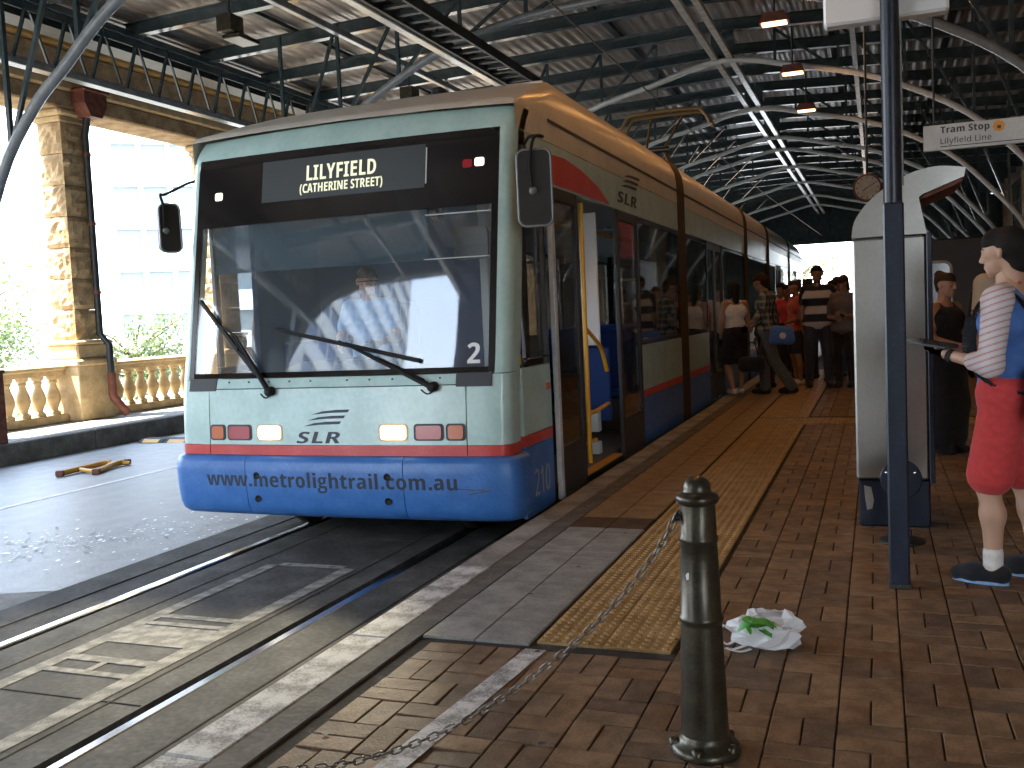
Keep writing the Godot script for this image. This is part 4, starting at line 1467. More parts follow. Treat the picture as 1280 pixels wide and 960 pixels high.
		st = B(); span(st, -1.15, 1.15, 0.10, 0.25, z0 - 0.4, z1 + 0.2)
		obj("underframe", st, M.black_rubber, body)
		if k == 0:
			side_wall(-1, -0.42, z1, [["w", -0.5, -2.2], ["w", -2.2, -4.2], ["w", -4.2, z1]], body)
			side_wall(1, -0.42, z1, [["w", -3.92, z1]], body)
			# cab side: panel, band, skirt, narrow window
			spanel("side_panel", 1, -0.30, -0.93, 0.79, 1.27, M.pale_green, body)
			spanel("red_band", 1, -0.30, -0.93, 0.71, 0.788, M.tram_red, body, 0.002)
			spanel("skirt", 1, -0.30, -0.93, 0.20, 0.708, M.skirt_navy, body)
			spanel("window_frame", 1, -0.42, -0.93, 1.272, 1.33, M.black_gloss, body)
			spanel("window_frame", 1, -0.42, -0.50, 1.332, 2.618, M.black_gloss, body)
			spanel("window_frame", 1, -0.78, -0.93, 1.332, 2.618, M.black_gloss, body)
			spanel("window", 1, -0.50, -0.78, 1.33, 2.62, M.side_glass, body, -0.008, 0.006)
			spanel("side_marker", 1, -0.80, -0.88, 1.08, 1.13, M.amber_lens, body, 0.012, 0.02)
			var num := bent(text_mesh("210", 0.2, 400), func(p: Vector3) -> Vector3: return Vector3(HW + 0.003 + p.z, 0.43 + p.y, -0.64 - p.x * 0.8))
			inst("car_number", num, M.number_grey, body)
			door_leaf(1, -0.94, -1.64, body, 0.055, M.steel_pale)
			door_leaf(1, -2.92, -3.80, body, 0.055, M.charcoal)
			spanel("door_sill", 1, -0.95, -3.9, 0.20, 0.262, M.charcoal, body)
			st = B(); span(st, 1.25, 1.385, 0.262, 0.285, -1.64, -2.93, 0.004)
			obj("step_edge", st, M.barrier_yellow, body)
			# red swoosh and logo above the doors
			st = B()
			var sw := PackedVector2Array()
			for q in [[-1.05, 2.64], [-1.05, 2.86], [-1.5, 2.88], [-2.0, 2.84], [-2.5, 2.76], [-2.9, 2.64]]: sw.append(Vector2(-q[0], q[1]))
			prism(st, sw, 0.0, 0.004, Transform3D(Basis(Vector3(0, 0, -1), Vector3(0, 1, 0), Vector3(1, 0, 0)), Vector3(HW, 0, 0)))
			obj("red_swoosh", st, M.tram_red, body)
			slr_logo(M.charcoal, func(p: Vector3) -> Vector3: return Vector3(HW + 0.003 + p.z, 2.84 + p.y * 1.35, -3.62 - p.x * 2.2), body)
			saloon(body)
			cab(t)
		else:
			var L := z0 - z1
			var lay := [["w", z0, z0 - L * 0.28], ["d", z0 - L * 0.28, z0 - L * 0.28 - 1.5], ["w", z0 - L * 0.28 - 1.5, z1]]
			if k == 2: lay = [["w", z0, z1]]
			if k == 4: lay = [["w", z0, z0 - 1.2], ["d", z0 - 1.2, z0 - 2.6], ["w", z0 - 2.6, z1]]
			side_wall(1, z0, z1, lay, body)
			side_wall(-1, z0, z1, [["w", z0, (z0 + z1) * 0.5], ["w", (z0 + z1) * 0.5, z1]], body)
			for zz in 3:
				st = B(); tube(st, [Vector3(0.7, 0.3, lerpf(z0, z1, 0.2 + zz * 0.3)), Vector3(0.7, 2.72, lerpf(z0, z1, 0.2 + zz * 0.3))], 0.018, 7)
				obj("grab_pole", st, M.handrail_yellow, body)
				bench(body, Vector3(-0.85, 0.3, lerpf(z0, z1, 0.25 + zz * 0.25)))
		if k == 4:
			st = B(); span(st, -1.33, 1.33, 0.3, 3.0, -28.37, -28.33, 0.02)
			obj("rear_wall", st, M.pale_green, body)
		# gangway bellows to the next car
		if k < 4:
			var zb: float = cars[k + 1][0]
			var bw := sub("gangway", t)
			var nb := 4
			for j in nb:
				var za := lerpf(z1, zb, float(j) / nb)
				var zc := lerpf(z1, zb, float(j + 1) / nb)
				var mid := (za + zc) * 0.5
				st = B()
				var rr := []
				for q in [[za, -0.03], [mid, 0.018], [zc, -0.03]]:
					var rg := [Vector3(HW + q[1], 0.2, q[0])]
					rg.append_array(ring(q[0], 3.72, q[1]))
					rg.append(Vector3(-HW - q[1], 0.2, q[0]))
					rr.append(rg)
				roof_loft(st, rr)
				obj("fold", st, M.gangway_rubber, bw)
	# bogie under the nose
	for bz in [-1.7, -8.6, -15.0, -20.0, -26.0]:
		var bo := sub("bogie", t)
		for wz in [-0.85, 0.85]:
			for s in [-1, 1]:
				st = B(); lathe(st, [[0.0, -0.05], [0.29, -0.05], [0.31, -0.03], [0.31, 0.05], [0.0, 0.05]], 18, Vector3(s * 0.74, 0.312, bz + wz), Basis(Vector3(0, 0, 1), PI / 2))
				obj("wheel", st, M.black_rubber, bo)
		st = B(); span(st, -1.05, 1.05, 0.15, 0.24, bz - 1.0, bz + 1.0)
		obj("frame", st, M.black_rubber, bo)
	# roof equipment near the nose
	for q in [[-0.50, 0.12, -1.75, 0.06], [0.18, 0.56, -1.9, 0.02], [0.60, 1.12, -1.78, 0.07]]:
		var rv := sub("roof_vent", t)
		st = B(); span(st, q[0], q[1], 3.42, 3.52 + q[3], q[2] - 1.3, q[2], 0.012)
		obj("housing", st, M.roof_cream, rv)
		for j in 6:
			var xa := lerpf(q[0] + 0.04, q[1] - 0.04, j / 6.0)
			st = B(); span(st, xa, xa + (q[1] - q[0]) / 6.0 - 0.03, 3.52 + q[3] * 0.4, 3.535 + q[3] * 0.4, q[2] - 0.01, q[2] + 0.003)
			obj("slot", st, M.black_rubber, rv)
	st = B(); box(st, Vector3(0.15, 3.60, -1.82), Vector3(0.11, 0.10, 0.12), Basis(), 0.02)
	obj("horn", st, M.black_rubber, t)
	# pantograph
	var pg := sub("pantograph", t)
	st = B(); span(st, -0.5, 0.5, 3.70, 3.78, -12.7, -10.8, 0.01)
	obj("base_frame", st, M.steel_grey, pg)
	for sd in [-1, 1]:
		st = B(); tube(st, [Vector3(sd * 0.34, 3.80, -12.5), Vector3(sd * 0.16, 4.50, -11.5)], 0.04, 8)
		obj("lower_arm", st, M.panto_paint, pg)
		st = B(); tube(st, [Vector3(sd * 0.16, 4.50, -11.5), Vector3(sd * 0.30, 5.26, -12.67)], 0.026, 8)
		obj("upper_arm", st, M.panto_paint, pg)
		st = B(); lathe(st, [[0.06, 3.6], [0.03, 3.63], [0.06, 3.66], [0.03, 3.69], [0.05, 3.71]], 10, Vector3(sd * 0.4, 0, -11.0))
		obj("insulator", st, M.rust_iron, pg)
	st = B(); tube(st, [Vector3(-0.26, 4.50, -11.5), Vector3(0.26, 4.50, -11.5)], 0.05, 8)
	obj("knuckle", st, M.bronze, pg)
	for dz in [-0.2, 0.2]:
		st = B(); tube(st, smooth_path([Vector3(-0.86, 5.06, -12.67 + dz), Vector3(-0.74, 5.27, -12.67 + dz), Vector3(-0.55, 5.36, -12.67 + dz), Vector3(0.55, 5.36, -12.67 + dz), Vector3(0.74, 5.27, -12.67 + dz), Vector3(0.86, 5.06, -12.67 + dz)], 4), 0.035, 7)
		obj("contact_strip", st, M.panto_paint, pg)
	# contact wire above
	var w := thing("contact_wire", "thin black overhead contact wire above the tram roof", "wire")
	st = B(); tube(st, smooth_path([Vector3(0, 5.5, 9.5), Vector3(0, 5.47, -6), Vector3(0.0, 5.5, -22), Vector3(0.35, 5.35, -32), Vector3(1.3, 4.9, -46)], 6), 0.012, 6)
	obj("cable", st, M.steel_dark, w)
	for z in [-2.2, -11.9, -20.75]:
		st = B(); tube(st, [Vector3(0, 5.5, z), Vector3(0, 6.2, z)], 0.01, 5)
		obj("dropper", st, M.steel_dark, w)

func bench(parent: Node3D, at: Vector3) -> void:
	var s := sub("seat", parent)
	var st := B(); box(st, at + Vector3(0, 0.42, 0), Vector3(0.85, 0.08, 0.42), Basis(), 0.02)
	obj("cushion", st, M.interior_blue, s)
	st = B(); box(st, at + Vector3(0, 0.78, -0.22), Vector3(0.85, 0.66, 0.06), Basis(), 0.02)
	obj("backrest", st, M.interior_blue, s)
	st = B(); box(st, at + Vector3(0, 0.19, 0), Vector3(0.5, 0.38, 0.3), Basis(), 0.01)
	obj("pedestal", st, M.dash_grey, s)

func saloon(body: Node3D) -> void:
	var st := B()
	# poles and loops at the open front doorway
	for p in [[Vector3(1.27, 0.3, -2.22), Vector3(1.27, 2.60, -2.22)], [Vector3(0.55, 0.3, -2.6), Vector3(0.55, 2.72, -2.6)], [Vector3(-0.5, 0.3, -4.0), Vector3(-0.5, 2.72, -4.0)]]:
		st = B(); tube(st, p, 0.022, 8)
		obj("grab_pole", st, M.handrail_yellow, body)
	for p in [[Vector3(1.27, 1.50, -2.22), Vector3(1.27, 1.42, -2.45), Vector3(1.27, 1.30, -2.72), Vector3(1.28, 1.08, -2.86)], [Vector3(1.27, 0.74, -2.22), Vector3(1.27, 0.74, -2.5), Vector3(1.28, 0.77, -2.88)], [Vector3(1.22, 0.46, -2.13), Vector3(1.22, 0.46, -2.6)], [Vector3(0.95, 0.75, -1.35), Vector3(0.98, 1.0, -1.33), Vector3(0.98, 1.28, -1.3), Vector3(0.95, 1.38, -1.28)], [Vector3(1.0, 2.45, -1.2), Vector3(1.0, 2.45, -6.0)], [Vector3(-0.4, 2.3, -2.2), Vector3(-0.4, 2.3, -6.0)], [Vector3(0.1, 2.42, -2.1), Vector3(1.2, 2.42, -2.1)]]:
		st = B(); tube(st, smooth_path(p, 4), 0.020, 8)
		obj("handrail", st, M.handrail_yellow, body)
	st = B(); box(st, Vector3(1.14, 0.95, -2.89), Vector3(0.32, 0.70, 0.04), Basis(), 0.01)
	obj("partition", st, M.interior_blue, body)
	st = B(); box(st, Vector3(1.165, 1.95, -2.86), Vector3(0.13, 1.25, 0.03), Basis(), 0.01)
	obj("white_panel", st, M.white_paint, body)
	st = B(); box(st, Vector3(1.18, 0.62, -2.70), Vector3(0.12, 0.20, 0.10), Basis(), 0.01)
	obj("floor_unit", st, M.interior_pale, body)
	st = B(); box(st, Vector3(1.18, 0.37, -2.70), Vector3(0.12, 0.12, 0.10), Basis(), 0.01)
	obj("floor_unit", st, M.interior_pale, body)
	for z in [-3.4, -4.3, -5.2]:
		bench(body, Vector3(-0.85, 0.3, z))
	bench(body, Vector3(0.8, 0.3, -4.6))
	bench(body, Vector3(0.8, 0.3, -5.5))

func cab(t: Node3D) -> void:
	var c := sub("driver_cab", t)
	var st := B()
	span(st, -1.28, 0.42, 0.3, 2.72, -1.98, -1.94)
	obj("rear_wall", st, M.interior_dark, c)
	st = B(); span(st, 0.42, 0.50, 0.3, 2.72, -2.02, -1.90, 0.01)
	span(st, 0.66, 0.72, 0.3, 2.72, -2.02, -1.90, 0.01)
	span(st, 0.42, 0.72, 2.40, 2.60, -2.02, -1.95)
	obj("door_frame", st, M.interior_pale, c)
	st = B(); span(st, -1.25, 0.95, 0.75, 1.235, -0.62, -0.14, 0.05)
	obj("dashboard", st, M.charcoal, c)
	st = B()
	prism(st, PackedVector2Array([Vector2(-0.62, 1.23), Vector2(0.15, 1.23), Vector2(0.10, 1.31), Vector2(-0.05, 1.36), Vector2(-0.45, 1.36), Vector2(-0.57, 1.31)]), -0.62, -0.30)
	obj("instrument_hood", st, M.dash_grey, c)
	st = B(); span(st, -1.20, 0.66, 2.07, 2.62, -0.37, -0.36)
	obj("sun_blind", st, M.blind, c)
	st = B(); span(st, -0.58, -0.04, 0.95, 1.09, -1.55, -1.05, 0.04)
	span(st, -0.56, -0.06, 1.07, 1.8, -1.66, -1.56, 0.04)
	obj("driver_seat", st, M.interior_blue, c)
	st = B(); span(st, -0.40, -0.22, 0.76, 0.95, -1.4, -1.2, 0.02)
	obj("seat_base", st, M.charcoal, c)
	st = B(); span(st, -1.24, 0.42, 0.69, 0.76, -1.93, -0.64)
	obj("cab_floor", st, M.dash_grey, c)
	st = B(); span(st, -1.26, -0.70, 1.1, 1.5, -1.9, -1.3, 0.02)
	obj("cabinet", st, M.interior_blue, c)
	st = B(); span(st, -1.29, -1.24, 0.75, 2.72, -1.94, -0.95)  # added panel; blocks the bright left window so the cab stays dark
	obj("blocking_lining", st, M.interior_dark, c)
	st = B(); span(st, 0.72, 1.28, 0.3, 1.25, -1.2, -0.3, 0.03)
	obj("side_console", st, M.dash_grey, c)
	st = B(); box(st, Vector3(0.74, 2.40, -0.36), Vector3(0.07, 0.10, 0.10), Basis(), 0.02)
	obj("camera_unit", st, M.black_rubber, c)
	st = B(); prism(st, rrect(0.70, 0.98, 2.08, 2.32, 0.04), -0.75, -0.72)
	obj("interior_mirror", st, M.charcoal, c)
	st = B(); span(st, 0.98, 1.06, 1.30, 2.44, -1.02, -0.96, 0.01)
	span(st, 1.06, 1.30, 2.36, 2.44, -1.02, -0.96, 0.01)
	obj("side_frame", st, M.interior_pale, c)

# ---------------------------------------------------------------- things on the platform and road
func furniture() -> void:
	var st: SurfaceTool
	# cast bollard
	var b := thing("bollard", "weathered bronze domed bollard with a chain, in the foreground", "bollard", Vector3(3.165, P, 3.13))
	st = B(); lathe(st, [[0.0, 0.0], [0.105, 0.0], [0.11, 0.012], [0.10, 0.028], [0.082, 0.036], [0.078, 0.05], [0.073, 0.06]], 24)
	obj("base_flange", st, M.bronze, b)
	for k in 5:
		var a := TAU * k / 5 + 0.4
		st = B(); lathe(st, [[0.018, 0.02], [0.018, 0.036], [0.010, 0.042], [0.0, 0.042]], 6, Vector3(cos(a) * 0.094, 0, sin(a) * 0.094))
		obj("bolt", st, M.bronze, b)
	st = B(); lathe(st, [[0.074, 0.05], [0.068, 0.25], [0.063, 0.40], [0.0625, 0.41], [0.068, 0.416], [0.068, 0.428], [0.062, 0.434], [0.058, 0.60], [0.055, 0.655], [0.059, 0.66], [0.059, 0.672], [0.055, 0.678], [0.053, 0.775]], 24)
	obj("shaft", st, M.bronze, b)
	st = B(); lathe(st, [[0.053, 0.772], [0.062, 0.778], [0.066, 0.790], [0.062, 0.802], [0.046, 0.808], [0.042, 0.812], [0.042, 0.822], [0.038, 0.838], [0.026, 0.852], [0.012, 0.858], [0.0, 0.859]], 24)
	obj("cap", st, M.bronze, b)
	st = B(); tube(st, [Vector3(-0.052, 0.735, 0.022), Vector3(-0.068, 0.735, 0.028)], 0.012, 8)
	obj("chain_eye", st, M.black_rubber, b)
	# paint chip
	st = B()
	prism(st, PackedVector2Array([Vector2(-0.004, -0.012), Vector2(0.005, -0.008), Vector2(0.004, 0.006), Vector2(0.007, 0.012), Vector2(-0.003, 0.010), Vector2(-0.007, 0.002)]), 0.0, 0.0015, Transform3D(Basis(), Vector3(-0.027, 0.56, 0.0518)))
	obj("paint_chip", st, M.white_paint, b)
	# chain: links hung from the bollard down to the paving
	var ch := thing("chain", "sagging steel chain hanging from the bronze bollard to the pavers", "chain", Vector3.ZERO)
	var path := smooth_path([Vector3(3.10, P + 0.735, 3.155), Vector3(3.06, P + 0.655, 3.17), Vector3(2.96, P + 0.52, 3.20), Vector3(2.82, P + 0.375, 3.25), Vector3(2.66, P + 0.245, 3.31), Vector3(2.48, P + 0.13, 3.38), Vector3(2.30, P + 0.055, 3.46), Vector3(2.12, P + 0.018, 3.55), Vector3(1.95, P + 0.012, 3.62)], 12)
	var link := B()
	var loop := []
	for k in 12:
		var a := TAU * k / 12
		loop.append(Vector3(cos(a) * 0.0095, 0, sin(a) * 0.0095 + (0.009 if sin(a) > 0 else -0.009)))
	tube(link, loop, 0.0031, 6, false, true)
	var lm := mesh_of(link)
	var chain_steel := grain("chain_steel", Color(0.085, 0.075, 0.06), Color(0.21, 0.19, 0.165), 0.4, 6.0, 0.0, 91, 0.7)
	var acc := 0.0
	var step := 0.0295
	var nlink := 0
	for i in path.size() - 1:
		var a: Vector3 = path[i]
		var c: Vector3 = path[i + 1]
		var L := a.distance_to(c)
		while acc < L:
			var p := a.lerp(c, acc / L)
			var bs := along(a, c) * Basis(Vector3(0, 0, 1), (PI / 2 if nlink % 2 else 0.0) + rng.randf_range(-0.25, 0.25) + 0.4)
			inst("link", lm, chain_steel, ch, Transform3D(bs, p))
			nlink += 1
			acc += step
		acc -= L
	# crumpled bag with green leaves
	var bag := thing("plastic_bag", "crumpled white plastic bag holding green leaves on the pavers", "bag", Vector3(3.235, P, 2.13))
	st = B()
	flat(st)
	var ns := FastNoiseLite.new()
	ns.seed = 4
	ns.frequency = 9.0
	ns.fractal_octaves = 3
	var g := []
	var NU := 17
	var NV := 8
	for j in NV + 1:
		var row := []
		for i in NU:
			var th := TAU * i / NU
			var ph := PI * (0.5 - 0.93 * float(j) / NV + 0.36)
			ph = lerpf(-0.5, 1.15, float(j) / NV)
			var d := Vector3(cos(th) * cos(ph), sin(ph), sin(th) * cos(ph))
			var r := 1.0 + 0.38 * ns.get_noise_3d(d.x * 0.22, d.y * 0.22, d.z * 0.22)
			var p := Vector3(d.x * 0.135 * r, maxf(0.0, 0.055 + d.y * 0.085 * r), d.z * 0.095 * r)
			p.x += 0.02 * (p.y / 0.1)
			p += Vector3(ns.get_noise_2d(i * 3.1, j * 7.7), ns.get_noise_2d(i * 5.3 + 40, j * 2.9), ns.get_noise_2d(i * 4.1 + 80, j * 3.3)) * 0.026
			row.append(p)
		g.append(row)
	for j in NV:
		for i in NU:
			var k := (i + 1) % NU
			quad(st, g[j][k], g[j][i], g[j + 1][i], g[j + 1][k])
	var film := mat("bag_film", lin(0.72, 0.72, 0.72), 0.35)
	film.backlight_enabled = true
	film.backlight = lin(0.4, 0.4, 0.4)
	obj("film", st, film, bag)
	for s in [[Vector3(-0.10, 0.05, 0.03), Vector3(-0.15, 0.085, 0.05), Vector3(-0.165, 0.05, 0.075), Vector3(-0.135, 0.02, 0.085), Vector3(-0.10, 0.035, 0.06)], [Vector3(-0.06, 0.02, 0.08), Vector3(-0.11, 0.012, 0.12), Vector3(-0.13, 0.02, 0.13), Vector3(-0.08, 0.008, 0.125), Vector3(-0.04, 0.01, 0.09)]]:
		st = B()
		var sp := smooth_path(s, 4)
		for i in sp.size() - 1: bar(st, sp[i], sp[i + 1], 0.014, 0.003)
		obj("handle", st, film, bag)
	var green := mat("leaf_green", lin(0.05, 0.26, 0.03), 0.45)
	green.backlight_enabled = true
	green.backlight = lin(0.1, 0.3, 0.05)
	for k in 11:
		st = B()
		round_(st)
		var a0 := rng.randf_range(-1.2, 1.6)
		var L := rng.randf_range(0.07, 0.12)
		var c := Vector3(-0.06 + 0.009 * k, 0.112 + 0.02 * sin(k * 2.1), 0.075 + 0.018 * cos(k * 1.7))
		var dir := Vector3(cos(a0) * 0.6, rng.randf_range(0.15, 0.6), 0.25 + 0.2 * sin(a0)).normalized()
		var sd := dir.cross(Vector3(0.2, 1, 0.3)).normalized()
		var nn := sd.cross(dir)
		var prev := []
		for i in 6:
			var f := i / 5.0
			var w := 0.024 * sin(PI * (0.08 + 0.9 * f))
			var m := c + dir * L * (f - 0.4) - Vector3(0, 0.05 * f * f, 0)
			var now := [m - sd * w + nn * 0.006, m, m + sd * w + nn * 0.006]
			if prev:
				quad(st, prev[0], prev[1], now[1], now[0]); quad(st, prev[1], prev[2], now[2], now[1])
			prev = now
		obj("leaf", st, green, bag)
	# ticket machine
	var k := thing("ticket_machine", "tall brushed steel ticket machine with curved hood behind the blue post", "ticket machine", Vector3(3.76, P, -0.10))
	st = B(); span(st, -0.205, 0.20, 0.29, 1.728, -0.75, 0.0, 0.012)
	obj("cabinet", st, M.stainless, k)
	st = B(); span(st, 0.202, 0.232, 0.27, 1.74, -0.76, 0.004, 0.004)
	obj("side_panel", st, M.navy_paint, k)
	st = B(); span(st, -0.195, 0.205, 0.0, 0.288, -0.72, -0.02, 0.01)
	obj("plinth", st, M.navy_paint, k)
	st = B()
	var hood := PackedVector2Array()
	for q in smooth_path([Vector3(-0.207, 1.736, 0), Vector3(-0.19, 1.83, 0), Vector3(-0.13, 1.92, 0), Vector3(-0.04, 2.0, 0), Vector3(0.06, 2.06, 0), Vector3(0.16, 2.10, 0), Vector3(0.28, 2.115, 0), Vector3(0.415, 2.095, 0)], 4): hood.append(Vector2(q.x, q.y))
	for q in [[0.405, 2.045], [0.30, 2.005], [0.19, 1.965], [0.165, 1.945], [0.205, 1.736]]: hood.append(Vector2(q[0], q[1]))
	prism(st, hood, -0.75, 0.0)
	obj("hood", st, M.stainless, k)
	st = B(); prism(st, PackedVector2Array([Vector2(0.40, 2.04), Vector2(0.29, 1.998), Vector2(0.19, 1.958), Vector2(0.178, 1.94), Vector2(0.21, 1.945), Vector2(0.30, 1.98), Vector2(0.40, 2.02)]), -0.72, -0.02)
	obj("hood_soffit", st, M.rust_iron, k)
	st = B(); prism(st, PackedVector2Array([Vector2(-0.15, 0.10), Vector2(-0.12, 0.11), Vector2(-0.11, 0.16), Vector2(-0.125, 0.24), Vector2(-0.165, 0.25), Vector2(-0.16, 0.17)]), -0.0205, -0.0185)
	obj("scuff", st, M.stainless, k)
	# round-plate stand between the post and the machine
	var d := thing("round_stand", "low dark stand with a round plate between blue post and ticket machine", "stand", Vector3(3.795, P, 0.25))
	st = B(); lathe(st, [[0.0, 0.0], [0.125, 0.0], [0.125, 0.008], [0.115, 0.014], [0.0, 0.016]], 28)
	obj("base_plate", st, M.steel_dark, d)
	st = B(); tube(st, [Vector3(0, 0.01, 0), Vector3(0, 0.36, 0)], 0.025, 10)
	obj("stem", st, M.steel_dark, d)
	st = B(); lathe(st, [[0.0, -0.012], [0.106, -0.012], [0.11, -0.008], [0.11, 0.008], [0.106, 0.012], [0.0, 0.012]], 32, Vector3(0, 0.362, 0.03), Basis(Vector3.RIGHT, PI / 2), true)
	obj("round_plate", st, M.navy_paint, d)
	for s in [-1, 1]:
		st = B(); lathe(st, [[0.010, 0.0], [0.008, 0.006], [0.0, 0.008]], 8, Vector3(s * 0.075, 0.40, 0.043), Basis(Vector3.RIGHT, PI / 2))
		obj("bolt", st, M.chrome, d)
	# blue post with a white sign box on top
	var p := thing("blue_post", "dark blue steel post with a white sign box at its top", "post", Vector3(3.765, P, 1.17))
	st = B(); box(st, Vector3(0, 0.905, 0), Vector3(0.092, 1.81, 0.092), Basis(), 0.008)
	obj("lower_post", st, M.navy_paint, p)
	st = B(); tube(st, [Vector3(0, 1.78, 0), Vector3(0, 3.0, 0)], 0.041, 16)
	obj("upper_post", st, M.navy_paint, p)
	st = B(); box(st, Vector3(0, 0.012, 0), Vector3(0.10, 0.024, 0.10), Basis(), 0.004)
	obj("foot", st, M.steel_dark, p)
	st = B(); span(st, -0.29, 0.255, 2.665, 2.95, -0.16, -0.06, 0.012)
	var sb := obj("sign_box", st, M.white_paint, p)
	st = B(); span(st, 0.03, 0.052, 1.9, 2.66, -0.13, -0.11)
	obj("conduit", st, M.steel_grey, p)
	st = B(); tube(st, smooth_path([Vector3(0.06, 2.80, -0.05), Vector3(0.12, 2.735, -0.045), Vector3(0.18, 2.73, -0.045), Vector3(0.22, 2.76, -0.05), Vector3(0.235, 2.82, -0.055)], 5), 0.008, 6)
	obj("cable", st, M.steel_grey, p)
	# hanging tram stop sign
	var s := thing("tram_stop_sign", "pale hanging sign reading Tram Stop Lilyfield Line", "sign", Vector3(4.36, 2.675, -1.0))
	var sbs := Basis(Vector3(0, 0, 1), 0.0)
	st = B(); box(st, Vector3(0, 0, 0), Vector3(0.73, 0.165, 0.03), Basis(), 0.004)
	var board := obj("board", st, grain("sign_board", Color(0.42, 0.42, 0.40), Color(0.50, 0.50, 0.475), 0.5, 1.2, 0.0, 92), s)
	inst("lettering", fit(text_mesh("Tram Stop", 0.058, 700), 0.29), M.logo_slate, s, Transform3D(Basis(), Vector3(-0.118, 0.040, 0.0165)))
	inst("lettering", fit(text_mesh("Lilyfield Line", 0.050, 400), 0.30), M.logo_slate, s, Transform3D(Basis(), Vector3(-0.113, -0.030, 0.0165)))
	st = B(); span(st, -0.265, 0.365, -0.0635, -0.0585, 0.0152, 0.0172)
	obj("rule", st, M.logo_slate, s)
	var lg := sub("emblem", s, Vector3(0.082, 0.038, 0.016))
	st = B()
	var pts := PackedVector2Array()
	for i in 32:
		var a := TAU * i / 32
		var r := 0.036 * (1.0 if i % 4 < 2 else 0.9)
		pts.append(Vector2(cos(a) * r, sin(a) * r))
	prism(st, pts, -0.001, 0.001)
	obj("disc", st, mat("emblem_orange", lin(0.62, 0.24, 0.02), 0.5), lg)
	st = B(); prism(st, rrect(-0.011, 0.011, -0.016, 0.004, 0.004), 0.001, 0.002)
	obj("tram_shape", st, M.charcoal, lg)
	for x in [-0.3, 0.3]:
		st = B(); tube(st, [Vector3(x, 0.08, 0), Vector3(x, 3.68, 0)], 0.008, 6)
		obj("hanger", st, M.steel_dark, s)
	# platform clock
	var c := thing("platform_clock", "round brown-rimmed clock hanging left of the blue post", "clock", Vector3(3.60, 3.14, -8.0))
	st = B(); lathe(st, [[0.0, -0.06], [0.17, -0.06], [0.185, -0.045], [0.185, 0.045], [0.172, 0.06], [0.158, 0.05]], 28, Vector3.ZERO, Basis(Vector3.RIGHT, PI / 2))
	obj("case", st, M.rust_iron, c)
	st = B(); lathe(st, [[0.16, 0.048], [0.0, 0.0485]], 28, Vector3.ZERO, Basis(Vector3.RIGHT, PI / 2))
	obj("dial", st, grain("dial", Color(0.32, 0.31, 0.27), Color(0.4, 0.39, 0.34), 0.6, 2.0, 0.0, 93), c)
	for i in 12:
		var a := TAU * i / 12
		st = B(); box(st, Vector3(sin(a) * 0.135, cos(a) * 0.135, 0.051), Vector3(0.010, 0.026, 0.003), Basis(Vector3(0, 0, 1), -a))
		obj("hour_mark", st, M.charcoal, c)
	for h in [[0.075, 0.012, 4.1], [0.115, 0.008, 1.05]]:
		st = B(); box(st, Vector3(sin(h[2]), cos(h[2]), 0) * h[0] * 0.5 + Vector3(0, 0, 0.055), Vector3(h[1], h[0], 0.003), Basis(Vector3(0, 0, 1), -h[2]))
		obj("hand", st, M.charcoal, c)
	st = B(); tube(st, [Vector3(0, 0.18, 0), Vector3(0, 3.2, 0)], 0.016, 8)
	obj("hanger", st, M.steel_dark, c)
	# yellow barrier frame lying on the road
	var y := thing("yellow_barrier", "toppled yellow steel barrier frame lying on the road by the kerb", "barrier", Vector3(-5.62, road_y(-5.62), -3.55))
	y.scale = Vector3.ONE * 0.74
	for q in [[Vector3(-0.32, 0.05, 0.5), Vector3(-0.36, 0.06, -0.42), Vector3(-0.28, 0.06, -0.56)], [Vector3(0.22, 0.05, 0.28), Vector3(-0.06, 0.06, -0.45), Vector3(-0.02, 0.06, -0.62)]]:
		st = B(); tube(st, smooth_path(q, 3), 0.05, 8)
		obj("leg", st, M.barrier_yellow, y)
	for q in [[Vector3(-0.40, 0.05, 0.10), Vector3(0.20, 0.05, 0.30)], [Vector3(-0.36, 0.05, -0.5), Vector3(0.10, 0.05, -0.62)]]:
		st = B(); tube(st, q, 0.035, 8)
		obj("cross_bar", st, M.barrier_yellow, y)
	for q in [Vector3(-0.32, 0.05, 0.55), Vector3(0.24, 0.05, 0.32), Vector3(0.0, 0.06, -0.66)]:
		st = B(); box(st, q, Vector3(0.13, 0.10, 0.10), Basis(Vector3.UP, 0.4), 0.015)
		obj("foot", st, M.rust_iron, y)
	# rubber speed hump
	var h := thing("speed_hump", "black rubber road hump with yellow panels beside the kerb", "speed hump", Vector3(-6.95, road_y(-6.95), -6.55))
	for i in 3:
		st = B()
		prism(st, PackedVector2Array([Vector2(-0.22, 0.0), Vector2(0.22, 0.0), Vector2(0.12, 0.05), Vector2(-0.12, 0.05)]), i * 0.5, i * 0.5 + 0.48, Transform3D(Basis(Vector3.UP, PI / 2), Vector3(-0.55, 0, 0.0)))
		obj("rubber_block", st, M.black_rubber, h)
		st = B()
		prism(st, PackedVector2Array([Vector2(-0.215, 0.005), Vector2(-0.205, 0.012), Vector2(-0.13, 0.05), Vector2(-0.14, 0.05)]), i * 0.5 + 0.08, i * 0.5 + 0.40, Transform3D(Basis(Vector3.UP, PI / 2), Vector3(-0.55, 0, 0.0)))
		obj("yellow_panel", st, M.barrier_yellow, h)

